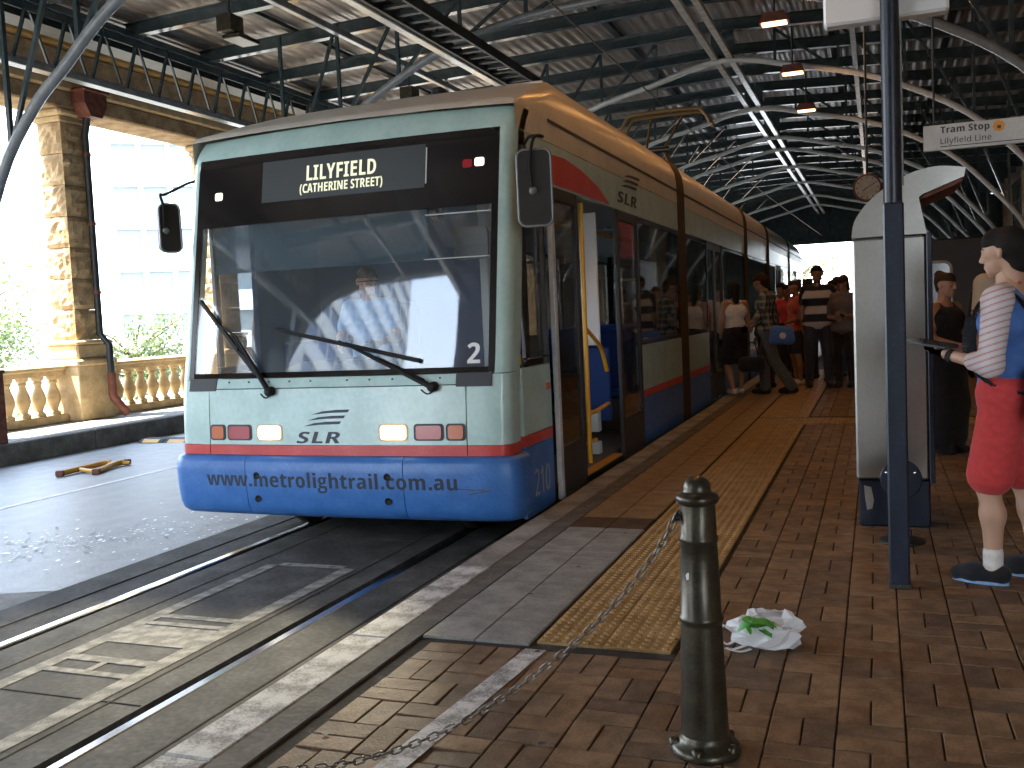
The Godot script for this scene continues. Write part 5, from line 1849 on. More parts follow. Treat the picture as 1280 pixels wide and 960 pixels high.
# ---------------------------------------------------------------- people
func flesh(bones: Array, cell: float, k := 0.03, tint = null) -> ArrayMesh:
	# bones: [a, b, ra, rb]; smooth union of tapered capsules, meshed as surface nets
	var lo := Vector3.INF
	var hi := -Vector3.INF
	for b in bones:
		var m: float = maxf(b[2], b[3]) + k + cell * 2
		lo = lo.min(b[0] - Vector3.ONE * m).min(b[1] - Vector3.ONE * m)
		hi = hi.max(b[0] + Vector3.ONE * m).max(b[1] + Vector3.ONE * m)
	var nx := int((hi.x - lo.x) / cell) + 2
	var ny := int((hi.y - lo.y) / cell) + 2
	var nz := int((hi.z - lo.z) / cell) + 2
	var F := PackedFloat32Array()
	F.resize(nx * ny * nz)
	F.fill(1.0)
	for b in bones:
		var a: Vector3 = b[0]
		var d: Vector3 = b[1] - b[0]
		var dd := maxf(d.length_squared(), 1e-9)
		var ra: float = b[2]
		var rb: float = b[3]
		var m := maxf(ra, rb) + k + cell * 2
		var l: Vector3 = a.min(b[1]) - Vector3.ONE * m
		var h: Vector3 = a.max(b[1]) + Vector3.ONE * m
		var i0 := maxi(0, int((l.x - lo.x) / cell)); var i1 := mini(nx - 1, int((h.x - lo.x) / cell) + 1)
		var j0 := maxi(0, int((l.y - lo.y) / cell)); var j1 := mini(ny - 1, int((h.y - lo.y) / cell) + 1)
		var k0 := maxi(0, int((l.z - lo.z) / cell)); var k1 := mini(nz - 1, int((h.z - lo.z) / cell) + 1)
		for kz in range(k0, k1 + 1):
			for jy in range(j0, j1 + 1):
				var at := (kz * ny + jy) * nx
				for ix in range(i0, i1 + 1):
					var p := Vector3(lo.x + ix * cell, lo.y + jy * cell, lo.z + kz * cell) - a
					var t := clampf(p.dot(d) / dd, 0.0, 1.0)
					var v := (p - d * t).length() - (ra + (rb - ra) * t)
					if v < m:
						var o := F[at + ix]
						var e := k - absf(o - v)
						F[at + ix] = minf(o, v) - (e * e / (4.0 * k) if e > 0.0 else 0.0)
	var vid := PackedInt32Array()
	vid.resize(nx * ny * nz)
	vid.fill(-1)
	var V := PackedVector3Array()
	var offs := [0, 1, nx, nx + 1, nx * ny, nx * ny + 1, nx * ny + nx, nx * ny + nx + 1]
	var pairs := [[0, 1], [2, 3], [4, 5], [6, 7], [0, 2], [1, 3], [4, 6], [5, 7], [0, 4], [1, 5], [2, 6], [3, 7]]
	for kz in nz - 1:
		for jy in ny - 1:
			var at := (kz * ny + jy) * nx
			for ix in nx - 1:
				var q := at + ix
				var s := F[q] < 0.0
				if s == (F[q + 1] < 0.0) and s == (F[q + nx] < 0.0) and s == (F[q + nx + 1] < 0.0) and s == (F[q + offs[4]] < 0.0) and s == (F[q + offs[5]] < 0.0) and s == (F[q + offs[6]] < 0.0) and s == (F[q + offs[7]] < 0.0): continue
				var c := Vector3.ZERO
				var n := 0
				for pr in pairs:
					var fa := F[q + offs[pr[0]]]
					var fb := F[q + offs[pr[1]]]
					if (fa < 0.0) != (fb < 0.0):
						var t := fa / (fa - fb)
						var A := Vector3(pr[0] & 1, (pr[0] >> 1) & 1, pr[0] >> 2)
						var Bv := Vector3(pr[1] & 1, (pr[1] >> 1) & 1, pr[1] >> 2)
						c += A.lerp(Bv, t)
						n += 1
				vid[q] = V.size()
				V.append(lo + (Vector3(ix, jy, kz) + c / n) * cell)
	var I := PackedInt32Array()
	for kz in range(1, nz - 1):
		for jy in range(1, ny - 1):
			var at := (kz * ny + jy) * nx
			for ix in range(1, nx - 1):
				var q := at + ix
				var s := F[q] < 0.0
				for ax in 3:
					var stp: int = [1, nx, nx * ny][ax]
					if s == (F[q + stp] < 0.0): continue
					var u: int = [nx, nx * ny, 1][ax]
					var w: int = [nx * ny, 1, nx][ax]
					var a := vid[q - u - w]; var b2 := vid[q - w]; var c2 := vid[q]; var d2 := vid[q - u]
					if a < 0 or b2 < 0 or c2 < 0 or d2 < 0: continue
					if s: I.append_array([a, c2, b2, a, d2, c2])
					else: I.append_array([a, b2, c2, a, c2, d2])
	var N := PackedVector3Array()
	N.resize(V.size())
	for i in range(0, I.size(), 3):
		var nn := (V[I[i + 2]] - V[I[i]]).cross(V[I[i + 1]] - V[I[i]])
		N[I[i]] += nn; N[I[i + 1]] += nn; N[I[i + 2]] += nn
	for i in N.size(): N[i] = N[i].normalized()
	var arr := []
	arr.resize(Mesh.ARRAY_MAX)
	arr[Mesh.ARRAY_VERTEX] = V
	arr[Mesh.ARRAY_NORMAL] = N
	arr[Mesh.ARRAY_INDEX] = I
	if tint != null:
		var C := PackedColorArray()
		for p in V: C.append(tint.call(p))
		arr[Mesh.ARRAY_COLOR] = C
	var mesh := ArrayMesh.new()
	mesh.add_surface_from_arrays(Mesh.PRIMITIVE_TRIANGLES, arr)
	return mesh

var head_mesh: ArrayMesh
var hand_mesh: ArrayMesh

func v3(x: float, y: float, z: float) -> Vector3:
	return Vector3(x, y, z)

func make_head_and_hand() -> void:
	# head faces +z, centre of the skull at the origin, chin near y = -0.115
	head_mesh = flesh([
		[v3(0, 0.03, -0.025), v3(0, 0.02, 0.02), 0.078, 0.072], [v3(0, -0.03, 0.03), v3(0, -0.075, 0.052), 0.056, 0.034], [v3(-0.025, -0.06, 0.035), v3(0.025, -0.06, 0.035), 0.04, 0.04],
		[v3(-0.035, 0.0, 0.055), v3(0.035, 0.0, 0.055), 0.026, 0.026], [v3(-0.03, 0.022, 0.078), v3(0.03, 0.022, 0.078), 0.011, 0.011],
		[v3(0, 0.012, 0.088), v3(0, -0.022, 0.104), 0.008, 0.011], [v3(-0.012, -0.026, 0.09), v3(0.012, -0.026, 0.09), 0.008, 0.008],
		[v3(-0.016, -0.052, 0.083), v3(0.016, -0.052, 0.083), 0.007, 0.007], [v3(-0.012, -0.062, 0.08), v3(0.012, -0.062, 0.08), 0.007, 0.007], [v3(0, -0.092, 0.062), v3(0, -0.095, 0.066), 0.016, 0.014],
		[v3(-0.078, 0.012, -0.008), v3(-0.078, -0.018, 0.0), 0.013, 0.009], [v3(0.078, 0.012, -0.008), v3(0.078, -0.018, 0.0), 0.013, 0.009],
		[v3(0, -0.05, -0.02), v3(0, -0.14, -0.03), 0.052, 0.05]], 0.0055, 0.014)
	# right hand, wrist at the origin, fingers along +z, palm down (-y), thumb towards -x
	var hb := [[v3(0, 0, -0.02), v3(0, 0, 0.01), 0.021, 0.022], [v3(-0.018, 0, 0.03), v3(-0.024, 0, 0.075), 0.016, 0.013], [v3(0, 0, 0.03), v3(-0.004, 0, 0.08), 0.016, 0.013], [v3(0.016, 0, 0.03), v3(0.02, 0, 0.072), 0.015, 0.012]]
	for f in [[-0.027, 0.078, 0.040, 0.030], [-0.009, 0.083, 0.045, 0.033], [0.009, 0.081, 0.041, 0.031], [0.026, 0.072, 0.032, 0.025]]:
		var a := v3(f[0], 0, f[1] - 0.012)
		var b := v3(f[0] * 1.12, -0.008, f[1] + f[2])
		hb.append([a, b, 0.0092, 0.0083])
		hb.append([b, b + v3(0, -0.018, f[3] * 0.8), 0.0083, 0.0068])
	hb.append([v3(-0.022, -0.004, 0.015), v3(-0.05, -0.012, 0.05), 0.013, 0.0105])
	hb.append([v3(-0.05, -0.012, 0.05), v3(-0.056, -0.018, 0.082), 0.010, 0.0078])
	hand_mesh = flesh(hb, 0.0042, 0.008)

func person(called_label: String, at: Vector3, face: Vector3, H: float, o: Dictionary) -> Node3D:
	# local frame: +z is the way the person faces, +x their left; joint heights for 1.75 m
	var turn := atan2(face.x, face.z)
	var t := thing("person", called_label, "person", at, turn, o.get("group", ""))
	var q := H / 1.75
	var J := {"pelvis": v3(0, 0.95, 0), "waist": v3(0, 1.10, 0.0), "chest": v3(0, 1.30, 0.0), "neck": v3(0, 1.47, -0.01), "head": v3(0, 1.64, 0.02), "ls": v3(0.175, 1.42, -0.01), "rs": v3(-0.175, 1.42, -0.01), "le": v3(0.225, 1.13, -0.02), "re": v3(-0.225, 1.13, -0.02), "lw": v3(0.22, 0.89, 0.06), "rw": v3(-0.22, 0.89, 0.06), "lh": v3(0.09, 0.91, 0), "rh": v3(-0.09, 0.91, 0), "lk": v3(0.10, 0.49, 0.02), "rk": v3(-0.10, 0.49, 0.02), "la": v3(0.10, 0.085, -0.02), "ra": v3(-0.10, 0.085, -0.02)}
	for k in o.get("pose", {}): J[k] = o.pose[k]
	for k in J: J[k] *= q
	var w: float = o.get("wide", 1.0) * q
	var cell: float = o.get("cell", 0.016)
	# one continuous body
	var up: Vector3 = (J.neck - J.pelvis).normalized()
	var bones := [
		[J.pelvis + v3(-0.075 * w, 0, 0), J.pelvis + v3(0.075 * w, 0, 0), 0.115 * w, 0.115 * w], [J.waist + v3(-0.06 * w, 0, 0), J.waist + v3(0.06 * w, 0, 0), 0.10 * w, 0.10 * w],
		[J.chest + v3(-0.085 * w, 0, 0), J.chest + v3(0.085 * w, 0, 0), 0.108 * w, 0.108 * w], [J.waist, J.chest, 0.11 * w, 0.115 * w], [J.pelvis, J.waist, 0.12 * w, 0.11 * w],
		[J.ls * 0.9 + J.neck * 0.1, J.rs * 0.9 + J.neck * 0.1, 0.052 * q, 0.052 * q], [J.chest, J.neck, 0.08 * q, 0.055 * q], [J.neck, J.head - v3(0, 0.10, 0.01) * q, 0.053 * q, 0.05 * q]]
	var arms := [[J.ls, J.le, 0.052 * q, 0.039 * q], [J.le, J.lw, 0.038 * q, 0.026 * q], [J.rs, J.re, 0.052 * q, 0.039 * q], [J.re, J.rw, 0.038 * q, 0.026 * q]]
	var legs := [[J.lh, J.lk, 0.088 * w, 0.055 * q], [J.lk, J.lk.lerp(J.la, 0.35) - v3(0, 0, 0.012), 0.052 * q, 0.056 * q], [J.lk.lerp(J.la, 0.35) - v3(0, 0, 0.012), J.la, 0.055 * q, 0.037 * q], [J.rh, J.rk, 0.088 * w, 0.055 * q], [J.rk, J.rk.lerp(J.ra, 0.35) - v3(0, 0, 0.012), 0.052 * q, 0.056 * q], [J.rk.lerp(J.ra, 0.35) - v3(0, 0, 0.012), J.ra, 0.055 * q, 0.037 * q]]
	var feet := []
	for s in ["la", "ra"]:
		var a: Vector3 = J[s]
		var fd: Vector3 = o.get("toe", {}).get(s, v3(0, -0.052, 0.165)) * q
		feet.append([a + v3(0, -0.035, -0.035) * q, a + fd * v3(0.55, 0.8, 0.55), 0.042 * q, 0.042 * q])
		feet.append([a + fd * v3(0.5, 0.8, 0.5), a + fd, 0.042 * q, 0.032 * q])
	var skin: Material = o.skin
	var st := B()
	var bm := flesh(bones + arms + legs + feet, cell, 0.035)
	st.append_from(bm, 0, Transform3D())
	var hb := Basis.from_euler(o.get("look", v3(0, 0, 0))).scaled(Vector3.ONE * q * 1.02)
	st.append_from(head_mesh, 0, Transform3D(hb, J.head))
	for s in ["l", "r"]:
		var wr: Vector3 = J[s + "w"]
		var el: Vector3 = J[s + "e"]
		var z := (wr - el).normalized()
		if o.has(s + "_hand"): z = o[s + "_hand"]
		var y: Vector3 = o.get(s + "_back", v3(1, 0, 0) if s == "l" else v3(-1, 0, 0))
		y = (y - z * y.dot(z)).normalized()
		var x := y.cross(z)
		var bs := Basis(x, y, z)
		if s == "l": bs = Basis(-x, y, z)
		st.append_from(hand_mesh, 0, Transform3D(bs.scaled(Vector3.ONE * q), wr))
	var body := st.commit()
	inst("body", body, skin, t)
	# eyes, brows
	for s in [-1, 1]:
		st = B(); lathe(st, [[0.0, -0.008], [0.008, -0.003], [0.009, 0.002], [0.0, 0.008]], 8, J.head + hb * v3(s * 0.031, 0.004, 0.078), hb)
		obj("eye", st, M.eye_dark, t)
		st = B(); tube(st, [J.head + hb * v3(s * 0.015, 0.030, 0.091), J.head + hb * v3(s * 0.032, 0.034, 0.086), J.head + hb * v3(s * 0.048, 0.028, 0.074)], 0.0035, 5)
		obj("eyebrow", st, o.hair, t)
	# hair
	var hr := []
	for b in o.hair_shape: hr.append([J.head + hb * b[0], J.head + hb * b[1], b[2] * q, b[3] * q])
	inst("hair", flesh(hr, 0.009, 0.02), o.hair, t)
	# clothes: each a fuller shell over some of the bones
	for c in o.clothes:
		var cb := []
		var grow: float = c.get("grow", 0.012)
		var how: String = c.over
		if "torso" in how:
			for i in 6: cb.append([bones[i][0], bones[i][1], bones[i][2] + grow, bones[i][3] + grow])
			if "neck" in how: cb.append([J.chest, J.neck - v3(0, 0.02, 0), 0.08 * q + grow, 0.055 * q + grow])
		if "vest" in how:
			for i in 5: cb.append([bones[i][0], bones[i][1], bones[i][2] + grow, bones[i][3] + grow])
			for s in [-1, 1]: cb.append([J.chest + v3(s * 0.09, 0.02, 0), J.neck + v3(s * 0.085, -0.035, 0), 0.075 * q + grow, 0.035 * q + grow])
		if "hips" in how:
			cb.append([bones[0][0], bones[0][1], bones[0][2] + grow, bones[0][3] + grow])
			cb.append([J.pelvis, J.waist - v3(0, 0.03, 0), 0.12 * w + grow, 0.108 * w + grow])
		var sl: float = c.get("sleeve", 0.0)
		if sl > 0.0:
			for s in ["l", "r"]:
				var a: Vector3 = J[s + "s"]; var e: Vector3 = J[s + "e"]; var wr: Vector3 = J[s + "w"]
				if sl <= 1.0: cb.append([a, a.lerp(e, sl), 0.055 * q + grow, lerpf(0.055, 0.044, sl) * q + grow])
				else:
					cb.append([a, e, 0.055 * q + grow, 0.043 * q + grow])
					cb.append([e, e.lerp(wr, sl - 1.0), 0.042 * q + grow, 0.033 * q + grow])
		var lg: float = c.get("leg", 0.0)
		if lg > 0.0:
			var flare: float = c.get("flare", 0.0)
			for s in ["l", "r"]:
				var a: Vector3 = J[s + "h"]; var e: Vector3 = J[s + "k"]; var an: Vector3 = J[s + "a"]
				if lg <= 1.0: cb.append([a, a.lerp(e, lg), 0.09 * w + grow, lerpf(0.09, 0.058, lg) * q + grow + flare])
				else:
					cb.append([a, e, 0.09 * w + grow, 0.06 * q + grow + flare * 0.5])
					cb.append([e, e.lerp(an, lg - 1.0), 0.058 * q + grow + flare * 0.5, 0.044 * q + grow + flare])
		if "shoes" in how:
			for f in feet: cb.append([f[0], f[1], f[2] + grow, f[3] + grow])
		for s in ["l", "r"]:
			if ("sock_" + s) in how: cb.append([J[s + "a"], J[s + "a"] + v3(0, 0.07, 0), 0.040 * q + grow, 0.042 * q + grow])
		if c.has("bones"):
			for b in c.bones: cb.append([b[0] * q, b[1] * q, b[2] * q, b[3] * q])
		inst(c.name, flesh(cb, c.get("cell", cell), c.get("k", 0.03), c.get("tint")), c.mat, t)
	return t

func cloth(called: String, r: float, g: float, b: float, rough := 0.85) -> StandardMaterial3D:
	var m := grain(called, Color(r, g, b) * 0.8, Color(r, g, b) * 1.12, rough, 5.0, 0.08, called.hash() % 1000, 0.0, false)
	m.rim_enabled = true
	m.rim = 0.25
	return m

const SHORT_HAIR := [[Vector3(0, 0.045, -0.035), Vector3(0, 0.058, 0.022), 0.086, 0.072], [Vector3(0, 0.01, -0.05), Vector3(0, -0.055, -0.055), 0.082, 0.056], [Vector3(-0.045, 0.062, 0.045), Vector3(0.045, 0.066, 0.045), 0.024, 0.024], [Vector3(-0.062, 0.035, -0.02), Vector3(-0.066, 0.0, -0.02), 0.026, 0.016], [Vector3(0.062, 0.035, -0.02), Vector3(0.066, 0.0, -0.02), 0.026, 0.016]]
const LONG_HAIR := [[Vector3(0, 0.045, -0.035), Vector3(0, 0.055, 0.028), 0.084, 0.07], [Vector3(0, 0.0, -0.06), Vector3(0, -0.17, -0.075), 0.07, 0.05], [Vector3(-0.066, 0.03, -0.01), Vector3(-0.07, -0.11, -0.02), 0.03, 0.024], [Vector3(0.066, 0.03, -0.01), Vector3(0.07, -0.11, -0.02), 0.03, 0.024]]
const BUN_HAIR := [[Vector3(0, 0.045, -0.035), Vector3(0, 0.055, 0.025), 0.083, 0.069], [Vector3(0, 0.0, -0.055), Vector3(0, -0.03, -0.06), 0.062, 0.05], [Vector3(0, 0.09, -0.07), Vector3(0, 0.10, -0.08), 0.045, 0.045]]

func people() -> void:
	make_head_and_hand()
	mat("eye_dark", lin(0.02, 0.015, 0.012), 0.2)
	for s in [["skin_a", 0.46, 0.27, 0.18], ["skin_b", 0.40, 0.21, 0.13], ["skin_c", 0.22, 0.11, 0.065], ["skin_d", 0.30, 0.15, 0.09]]:
		var m := mat(s[0], lin(s[1], s[2], s[3]), 0.5)
		m.subsurf_scatter_enabled = true
		m.subsurf_scatter_strength = 0.08
	mat("hair_black", lin(0.010, 0.008, 0.007), 0.75)
	mat("hair_brown", lin(0.035, 0.018, 0.010), 0.75)
	mat("hair_grey", lin(0.05, 0.045, 0.04), 0.55)
	var vc := mat("dyed_cloth", Color.WHITE, 0.85)
	vc.vertex_color_use_as_albedo = true
	cloth("denim", 0.03, 0.035, 0.05); cloth("black_cloth", 0.012, 0.012, 0.014); cloth("grey_cloth", 0.10, 0.105, 0.10); cloth("red_cloth", 0.52, 0.05, 0.05); cloth("coral_cloth", 0.55, 0.10, 0.06); cloth("white_cloth", 0.62, 0.58, 0.54); cloth("blue_cloth", 0.07, 0.16, 0.42); cloth("sky_cloth", 0.22, 0.36, 0.58); cloth("taupe_cloth", 0.11, 0.085, 0.075); cloth("beige_cloth", 0.46, 0.38, 0.28)
	var st: SurfaceTool
	# --- man with backpack, right
	var red_stripe := func(p: Vector3) -> Color:
		var f := fposmod((p.y + p.z * 0.35) / 0.03, 1.0)
		return Color(0.58, 0.55, 0.56).lerp(Color(0.42, 0.13, 0.14), smoothstep(0.3, 0.5, absf(f - 0.5)))
	var man := person("man in red shorts and blue striped-sleeve top with a black backpack", v3(4.265, P, 0.95), v3(-0.93, 0, -0.36), 1.66, {
		"skin": M.skin_a, "hair": M.hair_black, "cell": 0.0125, "look": v3(0.10, 0.0, 0), "group": "",
		"pose": {"ls": v3(0.185, 1.41, 0.0), "rs": v3(-0.185, 1.41, 0.0), "le": v3(0.235, 1.10, 0.02), "lw": v3(0.13, 1.15, 0.26), "re": v3(-0.24, 1.11, 0.02), "rw": v3(-0.10, 1.17, 0.26), "lk": v3(0.115, 0.49, 0.07), "la": v3(0.12, 0.085, 0.05), "rk": v3(-0.115, 0.49, -0.03), "ra": v3(-0.12, 0.085, -0.09)},
		"l_hand": v3(-0.45, 0.15, 0.88), "l_back": v3(0.2, -1, 0.1), "r_hand": v3(0.35, 0.12, 0.92), "r_back": v3(-0.2, 1, 0.1),
		"hair_shape": SHORT_HAIR,
		"clothes": [
			{"name": "sleeves", "over": "", "sleeve": 1.35, "grow": 0.014, "mat": vc, "tint": red_stripe, "cell": 0.0055, "bones": [[v3(0.10, 1.44, 0), v3(0.18, 1.41, 0), 0.06, 0.066], [v3(-0.10, 1.44, 0), v3(-0.18, 1.41, 0), 0.06, 0.066]]},
			{"name": "top", "over": "torso", "grow": 0.016, "mat": M.blue_cloth, "bones": [[v3(0, 0.90, 0), v3(0, 1.0, 0), 0.145, 0.135]]},
			{"name": "collar", "over": "", "mat": M.coral_cloth, "cell": 0.008, "k": 0.01, "bones": [[v3(0.05, 1.475, 0.01), v3(0.0, 1.455, 0.06), 0.012, 0.012], [v3(-0.05, 1.475, 0.01), v3(0.0, 1.455, 0.06), 0.012, 0.012], [v3(0.05, 1.475, 0.01), v3(0.03, 1.49, -0.055), 0.012, 0.012], [v3(-0.05, 1.475, 0.01), v3(-0.03, 1.49, -0.055), 0.012, 0.012], [v3(-0.03, 1.49, -0.055), v3(0.03, 1.49, -0.055), 0.012, 0.012]]},
			{"name": "shorts", "over": "hips", "leg": 0.86, "flare": 0.028, "grow": 0.018, "mat": M.red_cloth, "k": 0.018},
			{"name": "sock", "over": "sock_l", "grow": 0.006, "mat": M.white_cloth}, {"name": "sock", "over": "sock_r", "grow": 0.006, "mat": M.white_cloth},
			{"name": "shoes", "over": "shoes", "grow": 0.008, "mat": M.black_cloth, "cell": 0.009}]})
	# shoe soles and watch
	var q := 1.66 / 1.75
	for a in [v3(0.12, 0.0, 0.05), v3(-0.12, 0.0, -0.09)]:
		st = B()
		var sole := PackedVector2Array()
		for i in 20:
			var an := TAU * i / 20
			sole.append(Vector2(cos(an) * 0.046, sin(an) * 0.128 + 0.058))
		prism(st, sole, 0.0, 0.014, Transform3D(Basis(Vector3(1, 0, 0), Vector3(0, 0, 1), Vector3(0, 1, 0)), a * q + v3(0, 0.0, 0)))
		obj("shoe_sole", st, M.sky_cloth, man)
	st = B(); tube(st, [v3(0.148, 1.135, 0.215) * q, v3(0.137, 1.146, 0.24) * q], 0.032, 12)
	obj("wrist_watch", st, M.black_rubber, man)
	var pack := thing("backpack", "black backpack with white piping worn by the man in red shorts", "backpack", man.position, man.rotation.y)
	pack.scale = Vector3.ONE * q
	inst("bag", flesh([[v3(-0.09, 1.30, -0.20), v3(0.09, 1.30, -0.20), 0.10, 0.10], [v3(-0.10, 1.02, -0.22), v3(0.10, 1.02, -0.22), 0.115, 0.115], [v3(0, 1.34, -0.18), v3(0, 1.0, -0.22), 0.12, 0.13]], 0.012, 0.05), M.black_cloth, pack)
	for s in [-1, 1]:
		st = B()
		var sp := smooth_path([v3(s * 0.10, 1.36, -0.12), v3(s * 0.115, 1.445, -0.04), v3(s * 0.125, 1.42, 0.075), v3(s * 0.135, 1.30, 0.135), v3(s * 0.15, 1.12, 0.13), v3(s * 0.17, 1.0, 0.02), v3(s * 0.13, 0.95, -0.14)], 5)
		for i in sp.size() - 1: bar(st, sp[i], sp[i + 1], 0.062, 0.014)
		obj("strap", st, M.black_cloth, pack)
		st = B()
		for i in 11: bar(st, sp[i] + v3(s * 0.014, 0.008, 0.004), sp[i + 1] + v3(s * 0.014, 0.008, 0.004), 0.010, 0.006)
		obj("piping", st, M.white_cloth, pack)
		st = B(); bar(st, v3(s * 0.165, 1.02, 0.06), v3(s * 0.17, 0.72, 0.02), 0.022, 0.004)
		obj("strap_tail", st, M.black_cloth, pack)
	st = B(); box(st, v3(0.06, 1.36, -0.30), v3(0.10, 0.10, 0.02), Basis(), 0.01)
	obj("red_patch", st, M.red_cloth, pack)
	var bot := thing("water_bottle", "black water bottle with a white cap in the backpack side pocket", "bottle", man.position + Basis(Vector3.UP, man.rotation.y) * v3(0.235, 0.80, -0.19))
	st = B(); lathe(st, [[0.0, 0.0], [0.036, 0.0], [0.038, 0.02], [0.038, 0.17], [0.026, 0.20], [0.02, 0.205]], 14)
	obj("flask", st, M.black_gloss, bot)
	st = B(); lathe(st, [[0.022, 0.203], [0.022, 0.235], [0.0, 0.238]], 12)
	obj("cap", st, M.white_cloth, bot)
	var tb := thing("tablet", "thin grey tablet held flat by the man in red shorts", "tablet", man.position + Basis(Vector3.UP, man.rotation.y) * v3(0.02, 1.145, 0.385), man.rotation.y)
	st = B(); box(st, Vector3.ZERO, v3(0.22, 0.012, 0.28), Basis(Vector3.RIGHT, -0.18), 0.004)
	obj("case", st, M.dash_grey, tb)
	st = B(); box(st, Basis(Vector3.RIGHT, -0.18) * v3(0, 0.0072, 0), v3(0.20, 0.002, 0.26), Basis(Vector3.RIGHT, -0.18))
	obj("screen", st, M.black_gloss, tb)
	# --- woman in black
	person("woman in a long black dress with dark tied-up hair beside the ticket machine", v3(4.24, P, -3.2), v3(0.75, 0, 0.66), 1.56, {
		"skin": M.skin_b, "hair": M.hair_brown, "wide": 1.1, "look": v3(0.05, 0.0, 0), "hair_shape": BUN_HAIR,
		"pose": {"re": v3(-0.23, 1.13, 0.02), "rw": v3(-0.08, 1.06, 0.22), "lw": v3(0.10, 1.02, 0.2)},
		"clothes": [{"name": "dress", "over": "vest hips", "grow": 0.014, "mat": M.black_cloth}, {"name": "skirt", "over": "hips", "leg": 1.8, "flare": 0.06, "grow": 0.03, "mat": M.black_cloth, "k": 0.08, "bones": [[v3(0, 0.9, 0), v3(0, 0.35, 0), 0.16, 0.17]]}, {"name": "sandals", "over": "shoes", "grow": 0.004, "mat": M.black_cloth}]})
	# --- man in beige shirt behind
	var cuff := func(p: Vector3) -> Color:
		if p.y < 1.26 and p.y > 1.17 and fposmod(p.y / 0.026, 1.0) < 0.5: return Color(0.02, 0.02, 0.03)
		return Color(0.46, 0.38, 0.28)
	person("man in a beige tee shirt with striped cuffs, half hidden behind the backpacker", v3(4.56, P, -1.9), v3(-0.55, 0, -0.8), 1.78, {
		"skin": M.skin_b, "hair": M.hair_brown, "hair_shape": SHORT_HAIR,
		"clothes": [{"name": "tee_shirt", "over": "torso", "sleeve": 0.75, "grow": 0.016, "mat": vc, "tint": cuff}, {"name": "trousers", "over": "hips", "leg": 1.95, "grow": 0.014, "mat": M.denim}, {"name": "shoes", "over": "shoes", "grow": 0.008, "mat": M.black_cloth}]})
	person("shadowed person in dark clothes standing deep in the background right", v3(4.95, P, -6.6), v3(-0.3, 0, 0.95), 1.68, {
		"skin": M.skin_c, "hair": M.hair_black, "hair_shape": SHORT_HAIR, "cell": 0.022,
		"clothes": [{"name": "jacket", "over": "torso", "sleeve": 1.9, "grow": 0.02, "mat": M.black_cloth}, {"name": "trousers", "over": "hips", "leg": 1.95, "grow": 0.014, "mat": M.denim}, {"name": "shoes", "over": "shoes", "grow": 0.008, "mat": M.black_cloth}]})
	# --- group at the second door
	var white := person("woman in a white sleeveless top and dark skirt at the tram door", v3(1.64, P, -9.15), v3(-0.55, 0, -0.84), 1.72, {
		"skin": M.skin_d, "hair": M.hair_black, "hair_shape": LONG_HAIR, "cell": 0.018,
		"pose": {"rw": v3(-0.16, 0.93, 0.12), "lk": v3(0.1, 0.5, 0.12), "la": v3(0.1, 0.1, -0.08), "ra": v3(-0.10, 0.085, 0.06)},
		"clothes": [{"name": "top", "over": "vest", "grow": 0.014, "mat": M.white_cloth}, {"name": "skirt", "over": "hips", "leg": 0.75, "flare": 0.05, "grow": 0.02, "mat": M.black_cloth, "k": 0.07}, {"name": "shoes", "over": "shoes", "grow": 0.006, "mat": M.white_cloth}]})
	var hb := thing("handbag", "black handbag held by the woman in the white top", "bag", v3(1.90, P + 0.42, -9.0))
	inst("pouch", flesh([[v3(-0.12, 0.10, 0), v3(0.12, 0.10, 0), 0.075, 0.075], [v3(-0.13, 0.02, 0), v3(0.13, 0.02, 0), 0.08, 0.08]], 0.018, 0.03), M.black_cloth, hb)
	st = B(); tube(st, smooth_path([v3(-0.1, 0.14, 0), v3(-0.05, 0.36, 0), v3(0.05, 0.36, 0), v3(0.1, 0.14, 0)], 4), 0.01, 6)
	obj("handle", st, M.black_cloth, hb)
	var plaid := func(p: Vector3) -> Color:
		var a := fposmod((p.x + p.z * 0.6) / 0.11, 1.0)
		var b := fposmod(p.y / 0.10, 1.0)
		var c := Color(0.045, 0.06, 0.09)
		if a < 0.4: c = Color(0.17, 0.15, 0.10)
		if b < 0.38: c = c.lerp(Color(0.36, 0.34, 0.26), 0.55)
		if a > 0.85: c = Color(0.015, 0.02, 0.03)
		return c
	person("man in a plaid shirt and grey trousers stepping towards the tram", v3(2.13, P, -9.15), v3(-0.93, 0, -0.15), 1.84, {
		"skin": M.skin_d, "hair": M.hair_brown, "hair_shape": SHORT_HAIR, "look": v3(0.25, 0.1, 0), "cell": 0.018,
		"pose": {"head": v3(0, 1.62, 0.09), "neck": v3(0, 1.46, 0.04), "chest": v3(0, 1.30, 0.03), "lk": v3(0.10, 0.50, -0.10), "la": v3(0.10, 0.11, -0.36), "rk": v3(-0.10, 0.50, 0.10), "ra": v3(-0.10, 0.085, 0.08), "le": v3(0.24, 1.14, 0.05), "lw": v3(0.18, 1.0, 0.25), "re": v3(-0.24, 1.14, 0.08), "rw": v3(-0.16, 0.98, 0.27)},
		"clothes": [{"name": "shirt", "over": "torso neck", "sleeve": 1.3, "grow": 0.02, "mat": vc, "tint": plaid}, {"name": "trousers", "over": "hips", "leg": 1.97, "flare": 0.02, "grow": 0.016, "mat": M.grey_cloth}, {"name": "shoes", "over": "shoes", "grow": 0.01, "mat": M.black_cloth}]})
	var bb := thing("shoulder_bag", "blue shoulder bag with a pale emblem hanging beside the plaid shirt", "bag", v3(2.36, P + 0.78, -8.88))
